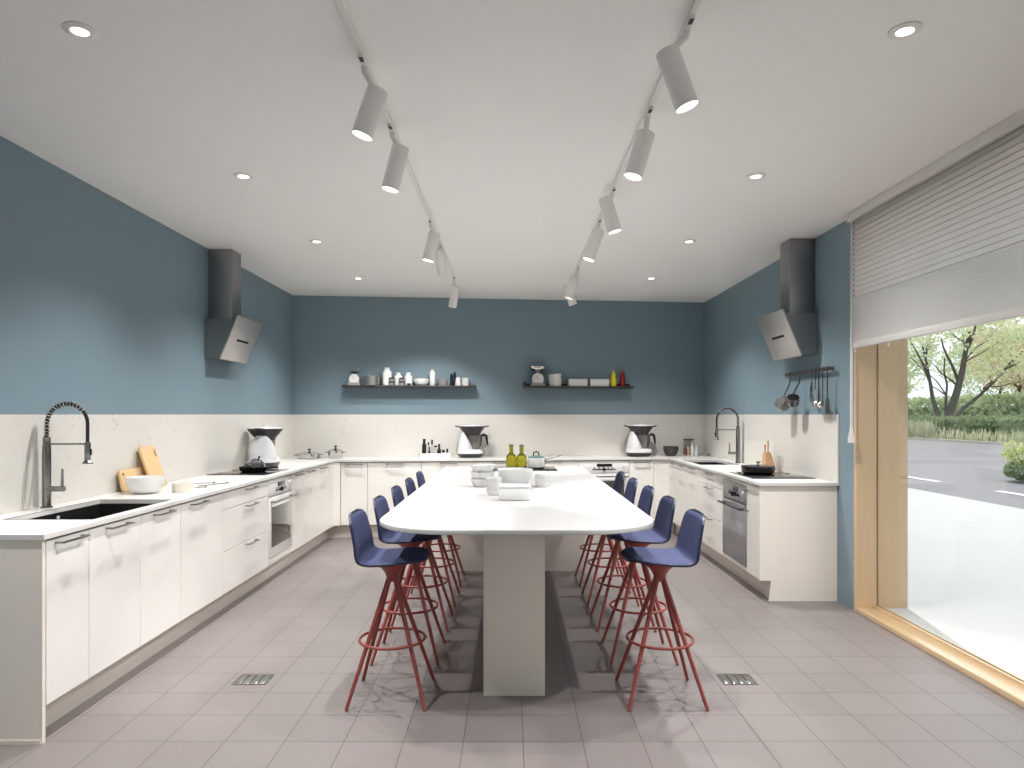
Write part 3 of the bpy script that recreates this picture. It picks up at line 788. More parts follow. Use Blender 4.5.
# left worktop things
single(bowl_mb(0.117, 0.108, 0.058, 0.006), 'mixing_bowl', 'ceramic', 'large white bowl standing in front of the wooden cutting boards', 'bowl', (-2.395, 4.47, WZ1))
m = MB(); m.lathe([(0, 0), (0.064, 0), (0.068, 0.004), (0.068, 0.060), (0.064, 0.062), (0.062, 0.058), (0.062, 0.008), (0, 0.008)], seg=36)
single(m, 'ramekin_dish', 'cream', 'small straight-sided cream dish right of the large white bowl', 'dish', (-2.195, 4.56, WZ1))
def cutting_board(label, w, h, loc, rotz, lean, holew, slot):
    t = thing('cutting_board', label, 'cutting board', loc, rotz)
    r_ = 0.022; poly = []
    for cx, cy, a0 in ((w/2-r_, h-r_, 0), (-w/2+r_, h-r_, PI/2), (-w/2+r_, r_, PI), (w/2-r_, r_, 1.5*PI)):
        for k in range(6): a = a0+PI/2*k/5; poly.append((cx+r_*math.cos(a), cy+r_*math.sin(a)))
    q = Matrix.Rotation(PI/2-lean, 4, 'X')
    MB().prism(poly, -0.018, 0.0, mtx=q, r=0.002).build('board', 'board', t)
    s = MB(); sx, sy, sw, sh = slot
    s.prism([(sx+sw/2*math.cos(2*PI*k/20), sy+sh/2*math.sin(2*PI*k/20)) for k in range(20)], -0.0002, 0.0012, mtx=q); s.build('hang_slot', 'amber', t)
cutting_board('tall beech cutting board leaning on the backsplash behind the white bowl', 0.205, 0.30, (-2.488, 4.845, WZ1+0.0066), PI/2, R(19), 0.05, (0.07, 0.245, 0.016, 0.055))
cutting_board('short wide beech cutting board leaning behind the taller board and white bowl', 0.36, 0.145, (-2.556, 4.685, WZ1+0.0048), PI/2, R(13), 0.02, (-0.145, 0.115, 0.022, 0.022))
sk = [((-2.36, 5.06), (-2.23, 5.12), 0.003), ((-2.22, 4.74), (-2.16, 4.82), 0.003), ((-2.24, 4.88), (-2.125, 5.11), 0.003)]
for i, (a, b_, r_) in enumerate(sk):
    t = thing('skewer', ['thin metal skewer lying on the left worktop nearest the backsplash', 'short thin skewer lying nearest the worktop edge', 'long thin skewer lying between the other two towards the hob'][i], 'skewer', (a[0], a[1], WZ1), 0, 'skewers on the left worktop')
    d_ = Vector((b_[0]-a[0], b_[1]-a[1], 0))
    MB().tube([(0, 0, 0.004), d_+Vector((0, 0, 0.004))], 0.0032, 8).build('rod', 'handle', t)
    m = MB(); m.lathe([(0, -0.010), (0.004, -0.008), (0.0048, 0), (0.004, 0.008), (0, 0.010)], seg=12, mtx=T(d_.x, d_.y, 0.005) @ rot_to(d_)); m.build('handle', 'shelf', t)

# frying pan with a tilted glass lid on the left hob
t = thing('frying_pan', 'black frying pan on the left-hand hob with a domed glass lid leaning in it', 'pan', (-2.29, 6.06, WZ1+0.0065))
m = MB(); m.lathe([(0, 0), (0.095, 0), (0.112, 0.012), (0.125, 0.045), (0.121, 0.045), (0.108, 0.014), (0.092, 0.005), (0, 0.005)], seg=40); m.build('pan_body', 'pan', t)
m = MB(); m.tube([(0.118, 0.0, 0.034), (0.17, 0.004, 0.040), (0.215, 0.006, 0.038)], [0.010, 0.011, 0.009], 10); m.build('handle', 'black', t)
t = thing('glass_lid', 'domed glass lid with dark rim tilted on the frying pan', 'lid', (-2.270, 6.06, WZ1+0.054))
q = Matrix.Rotation(R(20), 4, 'Y')
dome = [(0.0, 0.070)]+[(0.084*math.sin(a), 0.070*math.cos(a)) for a in [PI/2*k/8 for k in range(1, 9)]]
m = MB(); m.lathe(dome+[(x-0.003 if x > 0.004 else 0.0, z-0.003) for x, z in dome[::-1]], seg=36, mtx=q); m.build('dome', 'lidglass', t)
m = MB(); m.torus(0.085, 0.004, (0, 0, 0), 40, 8, mtx=q); m.build('rim', 'black', t)
m = MB(); m.lathe([(0, 0.070), (0.007, 0.071), (0.005, 0.082), (0.011, 0.086), (0.010, 0.096), (0, 0.098)], seg=16, mtx=q); m.build('knob', 'black', t)

# food processors
def processor(label, loc, rot, white_lid=False):
    t = thing('food_processor', label, 'food processor', loc, rot); t.scale = (1, 1, 1.09)
    def ring(z, x0, x1, d, n=36, e=3.0):
        cx, hx = (x0+x1)/2, (x1-x0)/2; out = []
        for k in range(n):
            a = 2*PI*k/n; ca, sa = math.cos(a), math.sin(a)
            out.append(Vector((cx+hx*math.copysign(abs(ca)**(2/e), ca), d*math.copysign(abs(sa)**(2/e), sa), z)))
        return out
    m = MB(); m.rings([ring(0.0, -0.125, 0.115, 0.105), ring(0.012, -0.14, 0.13, 0.12), ring(0.045, -0.163, 0.152, 0.138)]); m.build('base', 'tm_dark', t)
    m = MB(); m.rings([ring(0.045, -0.160, 0.150, 0.136), ring(0.06, -0.158, 0.150, 0.135), ring(0.078, -0.154, 0.142, 0.132), ring(0.088, -0.150, 0.120, 0.126)])
    # tall hump on the left
    hump = []
    for k in range(13):
        f_ = k/12; z = 0.082+f_*0.205
        x0 = -0.151+0.046*f_**1.5; x1 = 0.030-0.070*f_-0.045*f_**2
        d_ = 0.122*math.sqrt(max(1-(0.06+0.94*f_)**2.4, 0.0))+0.012
        if k == 12: d_ = 0.03; x0 += 0.012; x1 = x0+0.022
        hump.append(ring(z, x0, x1, d_, e=2.4))
    m.rings(hump); m.build('housing', 'tm_white', t)
    m = MB(); m.lathe([(0, 0.09), (0.062, 0.09), (0.070, 0.10), (0.088, 0.235), (0.088, 0.243), (0, 0.243)], (0.042, 0, 0), 36); m.build('steel_bowl', 'bowl_steel', t)
    m = MB(); m.tube([(0.118, 0, 0.236), (0.165, 0, 0.250), (0.188, 0, 0.235), (0.196, 0, 0.19), (0.203, 0, 0.135)], [0.012, 0.016, 0.016, 0.014, 0.009], 12)
    m.tube([(0.126, 0, 0.238), (0.122, 0, 0.18), (0.112, 0, 0.12)], [0.012, 0.012, 0.007], 10)
    m.build('handle', 'black', t)
    m = MB(); m.lathe([(0, 0.243), (0.092, 0.243), (0.096, 0.262), (0.158, 0.335), (0.160, 0.345), (0.150, 0.345), (0, 0.342)], (0.015, 0, 0), 40, sx=1.0, sy=1.06)
    for s in (-1, 1):
        m.rings([[Vector((0.015+s*x, y, z)) for y, z in ((-w_, 0.333+dz), (w_, 0.333+dz), (w_, 0.345+dz), (-w_, 0.345+dz))] for x, w_, dz in ((0.140, 0.06, 0.0), (0.175, 0.045, 0.002), (0.202, 0.022, 0.007))])
    m.build('steamer', 'tm_black', t)
    m = MB(); m.lathe([(0, 0.345), (0.150, 0.345), (0.146, 0.352), (0.06, 0.360), (0.022, 0.362), (0.020, 0.378), (0, 0.378)], (0.015, 0, 0), 36, sy=1.06); m.build('steamer_lid', 'tm_white' if white_lid else 'tm_white', t)
    return t
processor('white food processor with black steamer beside the left hob', (-2.43, 6.72, WZ1), PI/2)
processor('white food processor on the back worktop, above the table centre, by the spice tray', (-0.49, wallY(-0.49)-0.24, WZ1), TH)
processor('white food processor at the back wall beside the dark charcoal bowl', (1.575, wallY(1.575)-0.24, WZ1), TH, True)

# back left corner pots
def casserole(label, loc, r, h, rot, m_body='chrome'):
    t = thing('casserole_pot', label, 'pot', loc, rot)
    m = MB(); m.lathe([(0, 0), (r*0.94, 0), (r, 0.008), (r, h), (r+0.004, h+0.003), (r-0.003, h+0.003), (r-0.004, 0.01), (0, 0.006)], seg=40); m.build('pot_body', m_body, t)
    m = MB()
    for s in (-1, 1): m.tube([(s*r*0.99, -0.035, h*0.72), (s*(r+0.032), -0.028, h*0.78), (s*(r+0.032), 0.028, h*0.78), (s*r*0.99, 0.035, h*0.72)], 0.006, 8)
    m.build('side_handles', 'handle', t)
    m = MB(); m.lathe([(0, h+0.026), (r*0.5, h+0.020), (r*0.9, h+0.006), (r+0.001, h+0.0035), (r+0.001, h+0.001), (0, h+0.001)], seg=36)
    l = m.build('lid', 'chrome', t)
    m = MB(); m.lathe([(0, h+0.024), (0.008, h+0.024), (0.007, h+0.038), (0.021, h+0.046), (0.018, h+0.056), (0, h+0.058)], seg=20); m.build('lid_knob', 'black', l)
casserole('wide low steel casserole with lid in the left back corner', (-2.375, 8.02, WZ1), 0.135, 0.055, 0.3)
casserole('small steel pot with lid on the back worktop near the left corner', (-2.075, 8.05, WZ1), 0.086, 0.092, 0.1)

# spice tray
tx = -0.905; ty = wallY(tx)-0.26
t = thing('spice_tray', 'white tray of small bottles on the back worktop beside a food processor', 'tray', (tx, ty, WZ1), TH)
m = MB(); m.box(-0.185, 0.185, -0.075, 0.075, 0.0, 0.008, 0.002); m.box(-0.185, 0.185, -0.075, -0.069, 0.006, 0.055, 0.002); m.box(-0.185, 0.185, 0.069, 0.075, 0.006, 0.055, 0.002)
m.box(-0.185, -0.179, -0.075, 0.075, 0.006, 0.055, 0.002); m.box(0.179, 0.185, -0.075, 0.075, 0.006, 0.055, 0.002); m.build('tray_box', 'ceramic', t)
m = MB(); m.tube([(0.184, -0.05, 0.038), (0.205, -0.045, 0.045), (0.205, 0.045, 0.045), (0.184, 0.05, 0.038)], 0.004, 8); m.tube([(-0.184, -0.05, 0.038), (-0.205, -0.045, 0.045), (-0.205, 0.045, 0.045), (-0.184, 0.05, 0.038)], 0.004, 8); m.build('tray_handles', 'handle', t)
def bottle(label, loc, r, h, neck_r, neck_h, m_body, m_cap, cap_h=0.02, cat='bottle', group=None, name='bottle', shoulder=0.02, rotz=0):
    t = thing(name, label, cat, loc, rotz, group)
    hb = h-neck_h-cap_h
    m = MB(); m.lathe([(0, 0), (r*0.93, 0), (r, 0.004), (r, hb-shoulder), (r*0.92, hb-shoulder*0.5), (neck_r, hb+0.004), (neck_r, h-cap_h), (0, h-cap_h)], seg=24); m.build('bottle_body', m_body, t)
    m = MB(); m.lathe([(0, h-cap_h), (neck_r*1.12, h-cap_h), (neck_r*1.12, h-0.002), (neck_r, h), (0, h)], seg=20); m.build('cap', m_cap, t)
    return t
def trp(dx, dy): 
    return (tx+dx*CT-dy*ST, ty+dx*ST+dy*CT, WZ1+0.0085)
GS = 'bottles in the spice tray'
bottle('tallest black bottle at the left end of the spice tray', trp(-0.135, 0.0), 0.026, 0.215, 0.016, 0.035, 'black', 'black', group=GS)
bottle('clear bottle with grey cap just right of the tallest black bottle', trp(-0.085, 0.035), 0.018, 0.175, 0.010, 0.02, 'clear', 'shelf', 0.035, group=GS)
bottle('slim black bottle in front of the clear bottles in the tray', trp(-0.075, -0.03), 0.012, 0.125, 0.008, 0.02, 'black', 'black', group=GS)
bottle('clear bottle with tall grey stopper in the spice tray', trp(-0.042, 0.01), 0.020, 0.205, 0.010, 0.03, 'clear', 'shelf', 0.055, group=GS)
bottle('clear squat jar with black lid in the middle of the tray', trp(0.0, 0.02), 0.022, 0.135, 0.018, 0.01, 'clear', 'black', 0.018, group=GS)
bottle('second black bottle, shorter, in the middle of the tray', trp(0.042, -0.01), 0.024, 0.155, 0.012, 0.035, 'black', 'black', group=GS)
bottle('small jar with dark lid right of the shorter black bottle', trp(0.092, 0.0), 0.020, 0.085, 0.016, 0.008, 'clear', 'black', 0.03, group=GS)
bottle('small clear vial with black stopper at the right end of the tray', trp(0.138, 0.01), 0.018, 0.098, 0.011, 0.008, 'clear', 'black', 0.045, group=GS)

# table things: stacks of bowls, towel, box
G1 = 'wide white bowls stacked on the table'
for i in range(3):
    q = Matrix.Rotation(R(-3 if i == 2 else 0), 4, 'Y')
    single(straight_bowl_mb(0.090, 0.068, 0.056, tilt=q), 'serving_bowl', 'ceramic', 'wide white bowl, '+['lowest', 'middle', 'topmost'][i]+' of the left stack of three on the table', 'bowl', (-0.205, 4.90, WZ1+0.0005+0.0485*i), 0, G1)
G2 = 'small white cups stacked in the near stack on the table'
for i in range(4):
    q = Matrix.Rotation(R(-4 if i == 3 else 0), 4, 'Y')
    single(straight_bowl_mb(0.054, 0.041, 0.034, tilt=q), 'small_bowl', 'ceramic', 'small white bowl, '+['lowest', 'second lowest', 'third from bottom', 'topmost'][i]+' of the stack by the white box', 'bowl', (-0.112, 4.39, WZ1+0.0005+0.0255*i), 0, G2)
G3 = 'small white cups stacked at the right on the table'
for i in range(3):
    single(straight_bowl_mb(0.055, 0.042, 0.036), 'small_bowl', 'ceramic', 'small white bowl, '+['lowest', 'middle', 'topmost'][i]+' of the small stack beside the big deep bowl, window side', 'bowl', (0.222, 4.87, WZ1+0.0005+0.0275*i), 0, G3)
single(bowl_mb(0.130, 0.115, 0.075, 0.008), 'serving_bowl', 'ceramic', 'big deep white bowl behind the white box on the table', 'bowl', (0.025, 5.02, WZ1+0.0005))
t = thing('storage_box', 'white lidded rectangular box in front of the bowls on the table', 'box', (0.02, 4.13, WZ1+0.0005), R(-3))
m = MB(); m.box(-0.094, 0.094, -0.055, 0.055, 0.0, 0.076, 0.010, 3); m.build('box_body', 'ceramic', t)
m = MB(); m.box(-0.097, 0.097, -0.058, 0.058, 0.0765, 0.092, 0.006, 3); m.build('lid', 'ceramic', t)

# olive bottles and teal-lidded pot on the table hob
bottle('olive green glass bottle on the table hob, left of its twin', (-0.002, 6.46, WZ1+0.0065), 0.050, 0.226, 0.019, 0.062, 'olive', 'cork', 0.022, name='oil_bottle', shoulder=0.05)
bottle('olive green glass bottle on the table hob next to the teal-lidded pot', (0.095, 6.45, WZ1+0.0065), 0.050, 0.224, 0.019, 0.062, 'olive', 'cork', 0.022, name='oil_bottle', shoulder=0.05)
t = thing('saucepan', 'white saucepan with teal lid and long handle on the table hob', 'pot', (0.232, 6.42, WZ1+0.0065))
m = MB(); m.lathe([(0, 0), (0.072, 0), (0.078, 0.010), (0.078, 0.016)], seg=36); m.build('pot_base', 'black', t)
m = MB(); m.lathe([(0.0, 0.0161), (0.078, 0.0161), (0.079, 0.02), (0.079, 0.104), (0.073, 0.104), (0.0, 0.1)], seg=36); m.build('pot_body', 'ceramic', t)
m = MB(); m.lathe([(0, 0.105), (0.081, 0.105), (0.081, 0.110), (0.04, 0.122), (0, 0.124)], seg=36); l = m.build('lid', 'teal', t)
m = MB(); m.tube([(-0.026, 0, 0.120), (-0.024, 0, 0.150), (0.0, 0, 0.160), (0.024, 0, 0.150), (0.026, 0, 0.120)], 0.0065, 8); m.build('lid_handle', 'black', l)
m = MB(); m.tube([(0.078, 0.0, 0.085), (0.14, 0.01, 0.10), (0.24, 0.03, 0.122)], [0.008, 0.006, 0.005], 10); m.build('handle', 'handle', t)

# right back corner
single(bowl_mb(0.094, 0.118, 0.045, 0.006), 'stoneware_bowl', 'darkbowl', 'dark charcoal bowl in the right back corner of the worktop', 'bowl', (1.985, wallY(1.985)-0.20, WZ1))
GJ = 'jars in the right back corner'
def cj(dx): return (dx, wallY(dx)-0.12, WZ1)
bottle('slim brown bottle beside the dark charcoal bowl', (2.19, wallY(2.19)-0.16, WZ1), 0.014, 0.135, 0.009, 0.02, 'amber', 'black', 0.015, group=GJ)
bottle('salmon-coloured jar between the brown bottle and the white bottle', (2.222, wallY(2.222)-0.14, WZ1), 0.020, 0.105, 0.016, 0.006, 'pinkish', 'cream', 0.012, group=GJ)
bottle('taller white bottle in the right back corner jars', (2.268, wallY(2.268)-0.17, WZ1), 0.020, 0.165, 0.011, 0.025, 'ceramic', 'ceramic', 0.012, group=GJ)
bottle('shorter white bottle in the right back corner jars', (2.312, wallY(2.312)-0.20, WZ1), 0.020, 0.125, 0.012, 0.02, 'ceramic', 'ceramic', 0.012, group=GJ)
bottle('clear round jar right of the white bottles', (2.368, wallY(2.368)-0.20, WZ1), 0.030, 0.12, 0.026, 0.006, 'clear', 'clear', 0.01, group=GJ)
bottle('slim clear vial between the round jar and the right wall', (2.422, wallY(2.422)-0.17, WZ1), 0.014, 0.10, 0.010, 0.01, 'clear', 'clear', 0.01, group=GJ)
single(bowl_mb(0.026, 0.042, 0.015, 0.003, 24), 'small_cup', 'greyceramic', 'tiny grey cup last of the jars by the right wall', 'cup', (2.425, wallY(2.425)-0.30, WZ1))
t = thing('bottle_rack', 'grey metal frame standing behind the white bottles', 'rack', (2.25, wallY(2.25)-0.065, WZ1), TH)
m = MB()
for x_ in (-0.05, 0.05):
    for y_ in (-0.03, 0.03): m.box(x_-0.004, x_+0.004, y_-0.004, y_+0.004, 0, 0.205)
m.build('posts', 'steel', t)
m = MB(); m.box(-0.056, 0.056, -0.036, 0.036, 0.190, 0.205, 0.002); m.box(-0.054, 0.054, -0.034, 0.034, 0.02, 0.026); m.build('rack_shelves', 'shelf', t)

# right hob pot, utensil holder, wire stand
t = thing('casserole_pot', 'low black casserole with steel knob on the right-hand hob', 'pot', (2.13, 5.90, WZ1+0.0065))
m = MB(); m.lathe([(0, 0), (0.120, 0), (0.136, 0.016), (0.140, 0.060), (0.136, 0.060), (0.130, 0.016), (0, 0.006)], seg=48); m.build('pot_body', 'pan', t)
m = MB(); m.lathe([(0, 0.075), (0.08, 0.072), (0.138, 0.066), (0.141, 0.0605), (0, 0.0605)], seg=48); l = m.build('lid', 'pan', t)
m = MB(); m.lathe([(0, 0.074), (0.010, 0.075), (0.008, 0.088), (0.022, 0.096), (0.024, 0.102), (0, 0.104)], seg=24); m.build('lid_knob', 'steel', l)
m = MB()
for s in (-1, 1): m.tube([(-0.03, s*0.137, 0.048), (-0.02, s*0.165, 0.050), (0.02, s*0.165, 0.050), (0.03, s*0.137, 0.048)], 0.006, 8)
m.build('side_handles', 'pan', t)
t = thing('utensil_block', 'tapering wooden block behind the black casserole', 'utensil holder', (2.385, 6.33, WZ1), 0)
m = MB(); m.rings([[Vector((x, y, z)) for x, y in ((cx-w_, -w2), (cx+w_, -w2), (cx+w_, w2), (cx-w_, w2))] for z, cx, w_, w2 in ((0, 0.0, 0.052, 0.05), (0.06, -0.006, 0.042, 0.046), (0.15, -0.016, 0.024, 0.04), (0.165, -0.018, 0.020, 0.036))])
m.build('block', 'block_wood', t)
GW = 'wooden spoons in the block'
for i, (dx, dy, h_) in enumerate(((-0.026, 0.02, 0.235), (-0.012, -0.012, 0.275))):
    o = MB().tube([(0, 0, 0), (0.0, 0, (h_-0.165)*0.6), (-0.002, 0.0, h_-0.166)], [0.006, 0.008, 0.0095], 10).build('spoon_handle', 'block_wood', loc=(2.385+dx, 6.33+dy, WZ1+0.1655))
    tag(o, ['shorter wooden handle standing in the tapering block', 'taller wooden handle standing in the tapering block'][i], 'spoon', GW)
t = thing('wire_stand', 'small fan of thin steel rods beside the wooden block', 'wire stand', (2.415, 6.155, WZ1))
m = MB(); m.box(-0.018, 0.018, -0.05, 0.05, 0, 0.008, 0.002); m.build('base', 'steel', t)
for k in range(6):
    a = R(-34+13.6*k)
    MB().tube([(0, -0.04+0.016*k, 0.006), (0.0, -0.04+0.016*k-0.115*math.sin(a)*-1, 0.02+0.125*math.cos(a))], 0.0022, 6).build('rod', 'steel', t)

# ------------------------------------------------------------------ wall shelves and their contents
def sx(px):
    a = (px-511.5)/F; return a*8.406/(1-0.105*a)
SZ = 1.765; SD = 0.185
def shelf(label, x0, x1, lip):
    u0 = (x0-XL)/CT; u1 = (x1-XL)/CT
    t = thing('wall_shelf', label, 'shelf', back(u0, 0.0, SZ), TH)
    L_ = u1-u0
    m = MB(); m.box(0, L_, -SD, -0.001, -0.026, 0.0, 0.002); m.build('board', 'shelf', t)
    m = MB(); m.box(0, L_, -0.012, -0.001, 0.0, 0.035 if lip else 0.012, 0.001); m.build('back_lip', 'shelf', t)
    if lip: MB().box(0, 0.012, -SD, -0.012, 0.0, 0.05, 0.001).build('side_lip', 'shelf', t)
    return t
shelf('long grey wall shelf holding white bottles, left on the back wall', sx(341.8), sx(475.4), False)
shelf('grey wall shelf holding bowls and sauce bottles, right on the back wall', sx(523), sx(631.2), True)
def on(px, d=0.10): 
    x = sx(px); return (x, wallY(x)-d, SZ+0.0005)
def kitchen_scale(label, px, bowl):
    t = thing('kitchen_scale', label, 'kitchen scale', on(px, 0.115 if bowl else 0.10), TH)
    if bowl: t.scale = (1.17, 1.17, 1.17)
    m = MB(); m.rings([[Vector((x*w_, y*d_, z)) for x, y in ((-1, -1), (1, -1), (1, 1), (-1, 1))] for z, w_, d_ in ((0, 0.075, 0.055), (0.02, 0.072, 0.052), (0.05, 0.045, 0.04), (0.12, 0.040, 0.036), (0.128, 0.02, 0.02))]); m.build('base', 'greyceramic', t)
    q = T(0, -0.040, 0.072) @ Matrix.Rotation(PI/2, 4, 'X')
    m = MB(); m.lathe([(0, -0.02), (0.060, -0.02), (0.062, 0.004), (0.058, 0.008), (0.0, 0.006)], seg=36, mtx=q); dl = m.build('dial', 'ceramic', t)
    m = MB()
    for k in range(12):
        a = 2*PI*k/12
        m.box(-0.0015, 0.0015, 0.040, 0.050, 0.0075, 0.0085, mtx=q @ Matrix.Rotation(a, 4, 'Z'))
    m.box(-0.002, 0.002, -0.01, 0.036, 0.0075, 0.009, mtx=q @ Matrix.Rotation(R(25), 4, 'Z')); m.build('dial_marks', 'dark_line', dl)
    if bowl:
        m = MB(); m.lathe([(0, 0.128), (0.02, 0.128), (0.02, 0.15), (0.05, 0.155), (0.085, 0.185), (0.092, 0.205), (0.087, 0.205), (0.05, 0.162), (0, 0.158)], seg=36); m.build('weighing_bowl', 'chrome', t)
    else:
        m = MB(); m.lathe([(0, 0.128), (0.015, 0.128), (0.015, 0.148), (0.03, 0.150), (0.058, 0.162), (0.056, 0.166), (0, 0.158)], seg=36); m.build('weighing_tray', 'darkbowl', t)
        m = MB(); m.tube([(0.02, 0, 0.160), (0.05, 0.0, 0.205)], 0.004, 8); m.build('tray_handle', 'steel', t)
kitchen_scale('white dial kitchen scale at the left end of the long shelf', 354.6, False)
t = thing('cooking_pot', 'grey steel pot next to the dial scale on the long shelf', 'pot', on(371.3), TH)
m = MB(); m.lathe([(0, 0), (0.110, 0), (0.114, 0.005), (0.114, 0.108), (0.117, 0.111), (0.110, 0.111), (0.109, 0.008), (0, 0.008)], seg=40); m.build('pot_body', 'steel', t)
m = MB()
for s in (-1, 1): m.tube([(s*0.113, -0.03, 0.085), (s*0.125, -0.02, 0.09), (s*0.125, 0.02, 0.09), (s*0.113, 0.03, 0.085)], 0.005, 8)
m.build('side_handles', 'steel', t)
GB = 'white bottles on the long shelf'
bottle('tallest rounded white bottle right of the steel pot on the shelf', on(387.2), 0.054, 0.215, 0.030, 0.012, 'ceramic', 'ceramic', 0.02, group=GB, shoulder=0.03)
bottle('shorter wide white bottle between the two dark stacks of jars', on(398.3, 0.085), 0.050, 0.158, 0.026, 0.01, 'ceramic', 'ceramic', 0.02, group=GB, shoulder=0.035)
bottle('shorter white bottle left of the white bowl on the shelf', on(408.4, 0.09), 0.049, 0.158, 0.026, 0.01, 'ceramic', 'ceramic', 0.02, group=GB, shoulder=0.03)
bottle('slim tall white bottle right of the white bowl on the shelf', on(432.4, 0.10), 0.036, 0.195, 0.018, 0.006, 'ceramic', 'ceramic', 0.014, group=GB, shoulder=0.02)
def jar_stack(label, px, d):
    t = thing('jar_stack', label, 'stacked jar', on(px, d), TH)
    for k in range(2):
        m = MB(); m.lathe([(0, 0), (0.028, 0), (0.030, 0.004), (0.030, 0.030), (0, 0.030)], (0, 0, 0.046*k), 24); j_ = m.build('jar', 'greyceramic', t)
        m = MB(); m.lathe([(0, 0.0305), (0.033, 0.0305), (0.033, 0.045), (0, 0.045)], (0, 0, 0.046*k), 24); m.build('jar_lid', 'black', j_)
    return t
jar_stack('stacked dark-lidded jar pair in front of the tallest white bottle', 392.6, 0.158)
jar_stack('stacked dark-lidded jar pair left of the bowl end of the shelf', 402.6, 0.158)
single(MB().box(-0.022, 0.022, -0.016, 0.016, 0, 0.026, 0.004), 'spice_tin', 'black', 'small black tin before the bottle left of the white bowl', 'tin', on(410, 0.165), TH)
single(bowl_mb(0.094, 0.082, 0.05, 0.005), 'shelf_bowl', 'ceramic', 'white bowl in the middle of the long shelf', 'bowl', on(421.3, 0.095), TH)
bottle('thin black bottle behind the white bowl on the shelf', on(429.2, 0.035), 0.018, 0.135, 0.008, 0.03, 'black', 'black')
for i in range(2):
    single(straight_bowl_mb(0.066, 0.056, 0.040), 'grey_bowl', 'greyceramic', ['lower grey bowl of the pair beside the slim white bottle', 'upper grey bowl of the pair beside the slim white bottle'][i], 'bowl', (lambda p_: (p_[0], p_[1], p_[2]+0.036*i))(on(442.6)), TH, 'grey bowls on the long shelf')
def mill(label, px, d, h, m_):
    m = MB(); m.lathe([(0, 0), (0.022, 0), (0.023, 0.01), (0.017, h*0.35), (0.018, h*0.6), (0.021, h*0.72), (0.015, h*0.78), (0.019, h*0.86), (0.012, h*0.93), (0.007, h*0.95), (0.008, h), (0, h)], seg=24)
    return single(m, 'pepper_mill', m_, label, 'pepper mill', on(px, d), TH)
mill('dark pepper mill left of its taller twin on the shelf', 451.6, 0.10, 0.150, 'black')
mill('taller dark pepper mill beside the white cups on the shelf', 454.6, 0.07, 0.172, 'shell')
m = MB(); m.lathe([(0, 0), (0.034, 0), (0.035, 0.004), (0.026, 0.098), (0.022, 0.1), (0, 0.1)], seg=28)
single(m, 'ceramic_jar', 'ceramic', 'small tapered white jar beside the pepper mills', 'jar', on(458.2, 0.13), TH)
for i in range(2):
    single(straight_bowl_mb(0.052, 0.040, 0.050), 'shelf_bowl', 'ceramic', ['lower white bowl of the pair at the end of the long shelf', 'upper white bowl of the pair at the end of the long shelf'][i], 'bowl', (lambda p_: (p_[0], p_[1], p_[2]+0.046*i))(on(465.4)), TH, 'white bowls at the end of the long shelf')
# right shelf
kitchen_scale('dial kitchen scale with a steel bowl on the right shelf', 537.2, True)
for i in range(3):
    q = Matrix.Rotation(R(-5 if i == 2 else 0), 4, 'Y')
    single(straight_bowl_mb(0.086, 0.070, 0.054, tilt=q), 'shelf_bowl', 'ceramic', 'white bowl, '+['lowest', 'middle', 'topmost'][i]+' of the stack beside the steel-bowl scale', 'bowl', (lambda p_: (p_[0], p_[1], p_[2]+0.047*i))(on(555)), TH, 'bowls stacked on the right shelf')
for i, px in enumerate((577.3, 598.8)):
    t = thing('storage_tin', ['white rectangular tin beside the stacked bowls on the right shelf', 'white rectangular tin beside the yellow sauce bottle'][i], 'tin', on(px, 0.09), TH, 'tins on the right shelf')
    MB().box(-0.117, 0.117, -0.06, 0.06, 0, 0.070, 0.004).build('tin_body', 'ceramic', t)
    MB().box(-0.119, 0.119, -0.062, 0.062, 0.0705, 0.088, 0.004).build('tin_lid', 'ceramic', t)
def sauce(label, px, m_):
    t = thing('sauce_bottle', label, 'sauce bottle', on(px, 0.10), TH)
    m = MB(); m.lathe([(0, 0), (0.034, 0), (0.036, 0.006), (0.035, 0.08), (0.026, 0.15), (0.022, 0.165), (0, 0.165)], seg=28); m.build('bottle_body', m_, t)
    m = MB(); m.lathe([(0, 0.1655), (0.022, 0.1655), (0.020, 0.176), (0.009, 0.182), (0.004, 0.212), (0, 0.212)], seg=20); m.build('nozzle', m_, t)
sauce('yellow squeeze sauce bottle on the right shelf', 613.2, 'yellow')
sauce('red squeeze sauce bottle on the right shelf end', 622.3, 'redsauce')

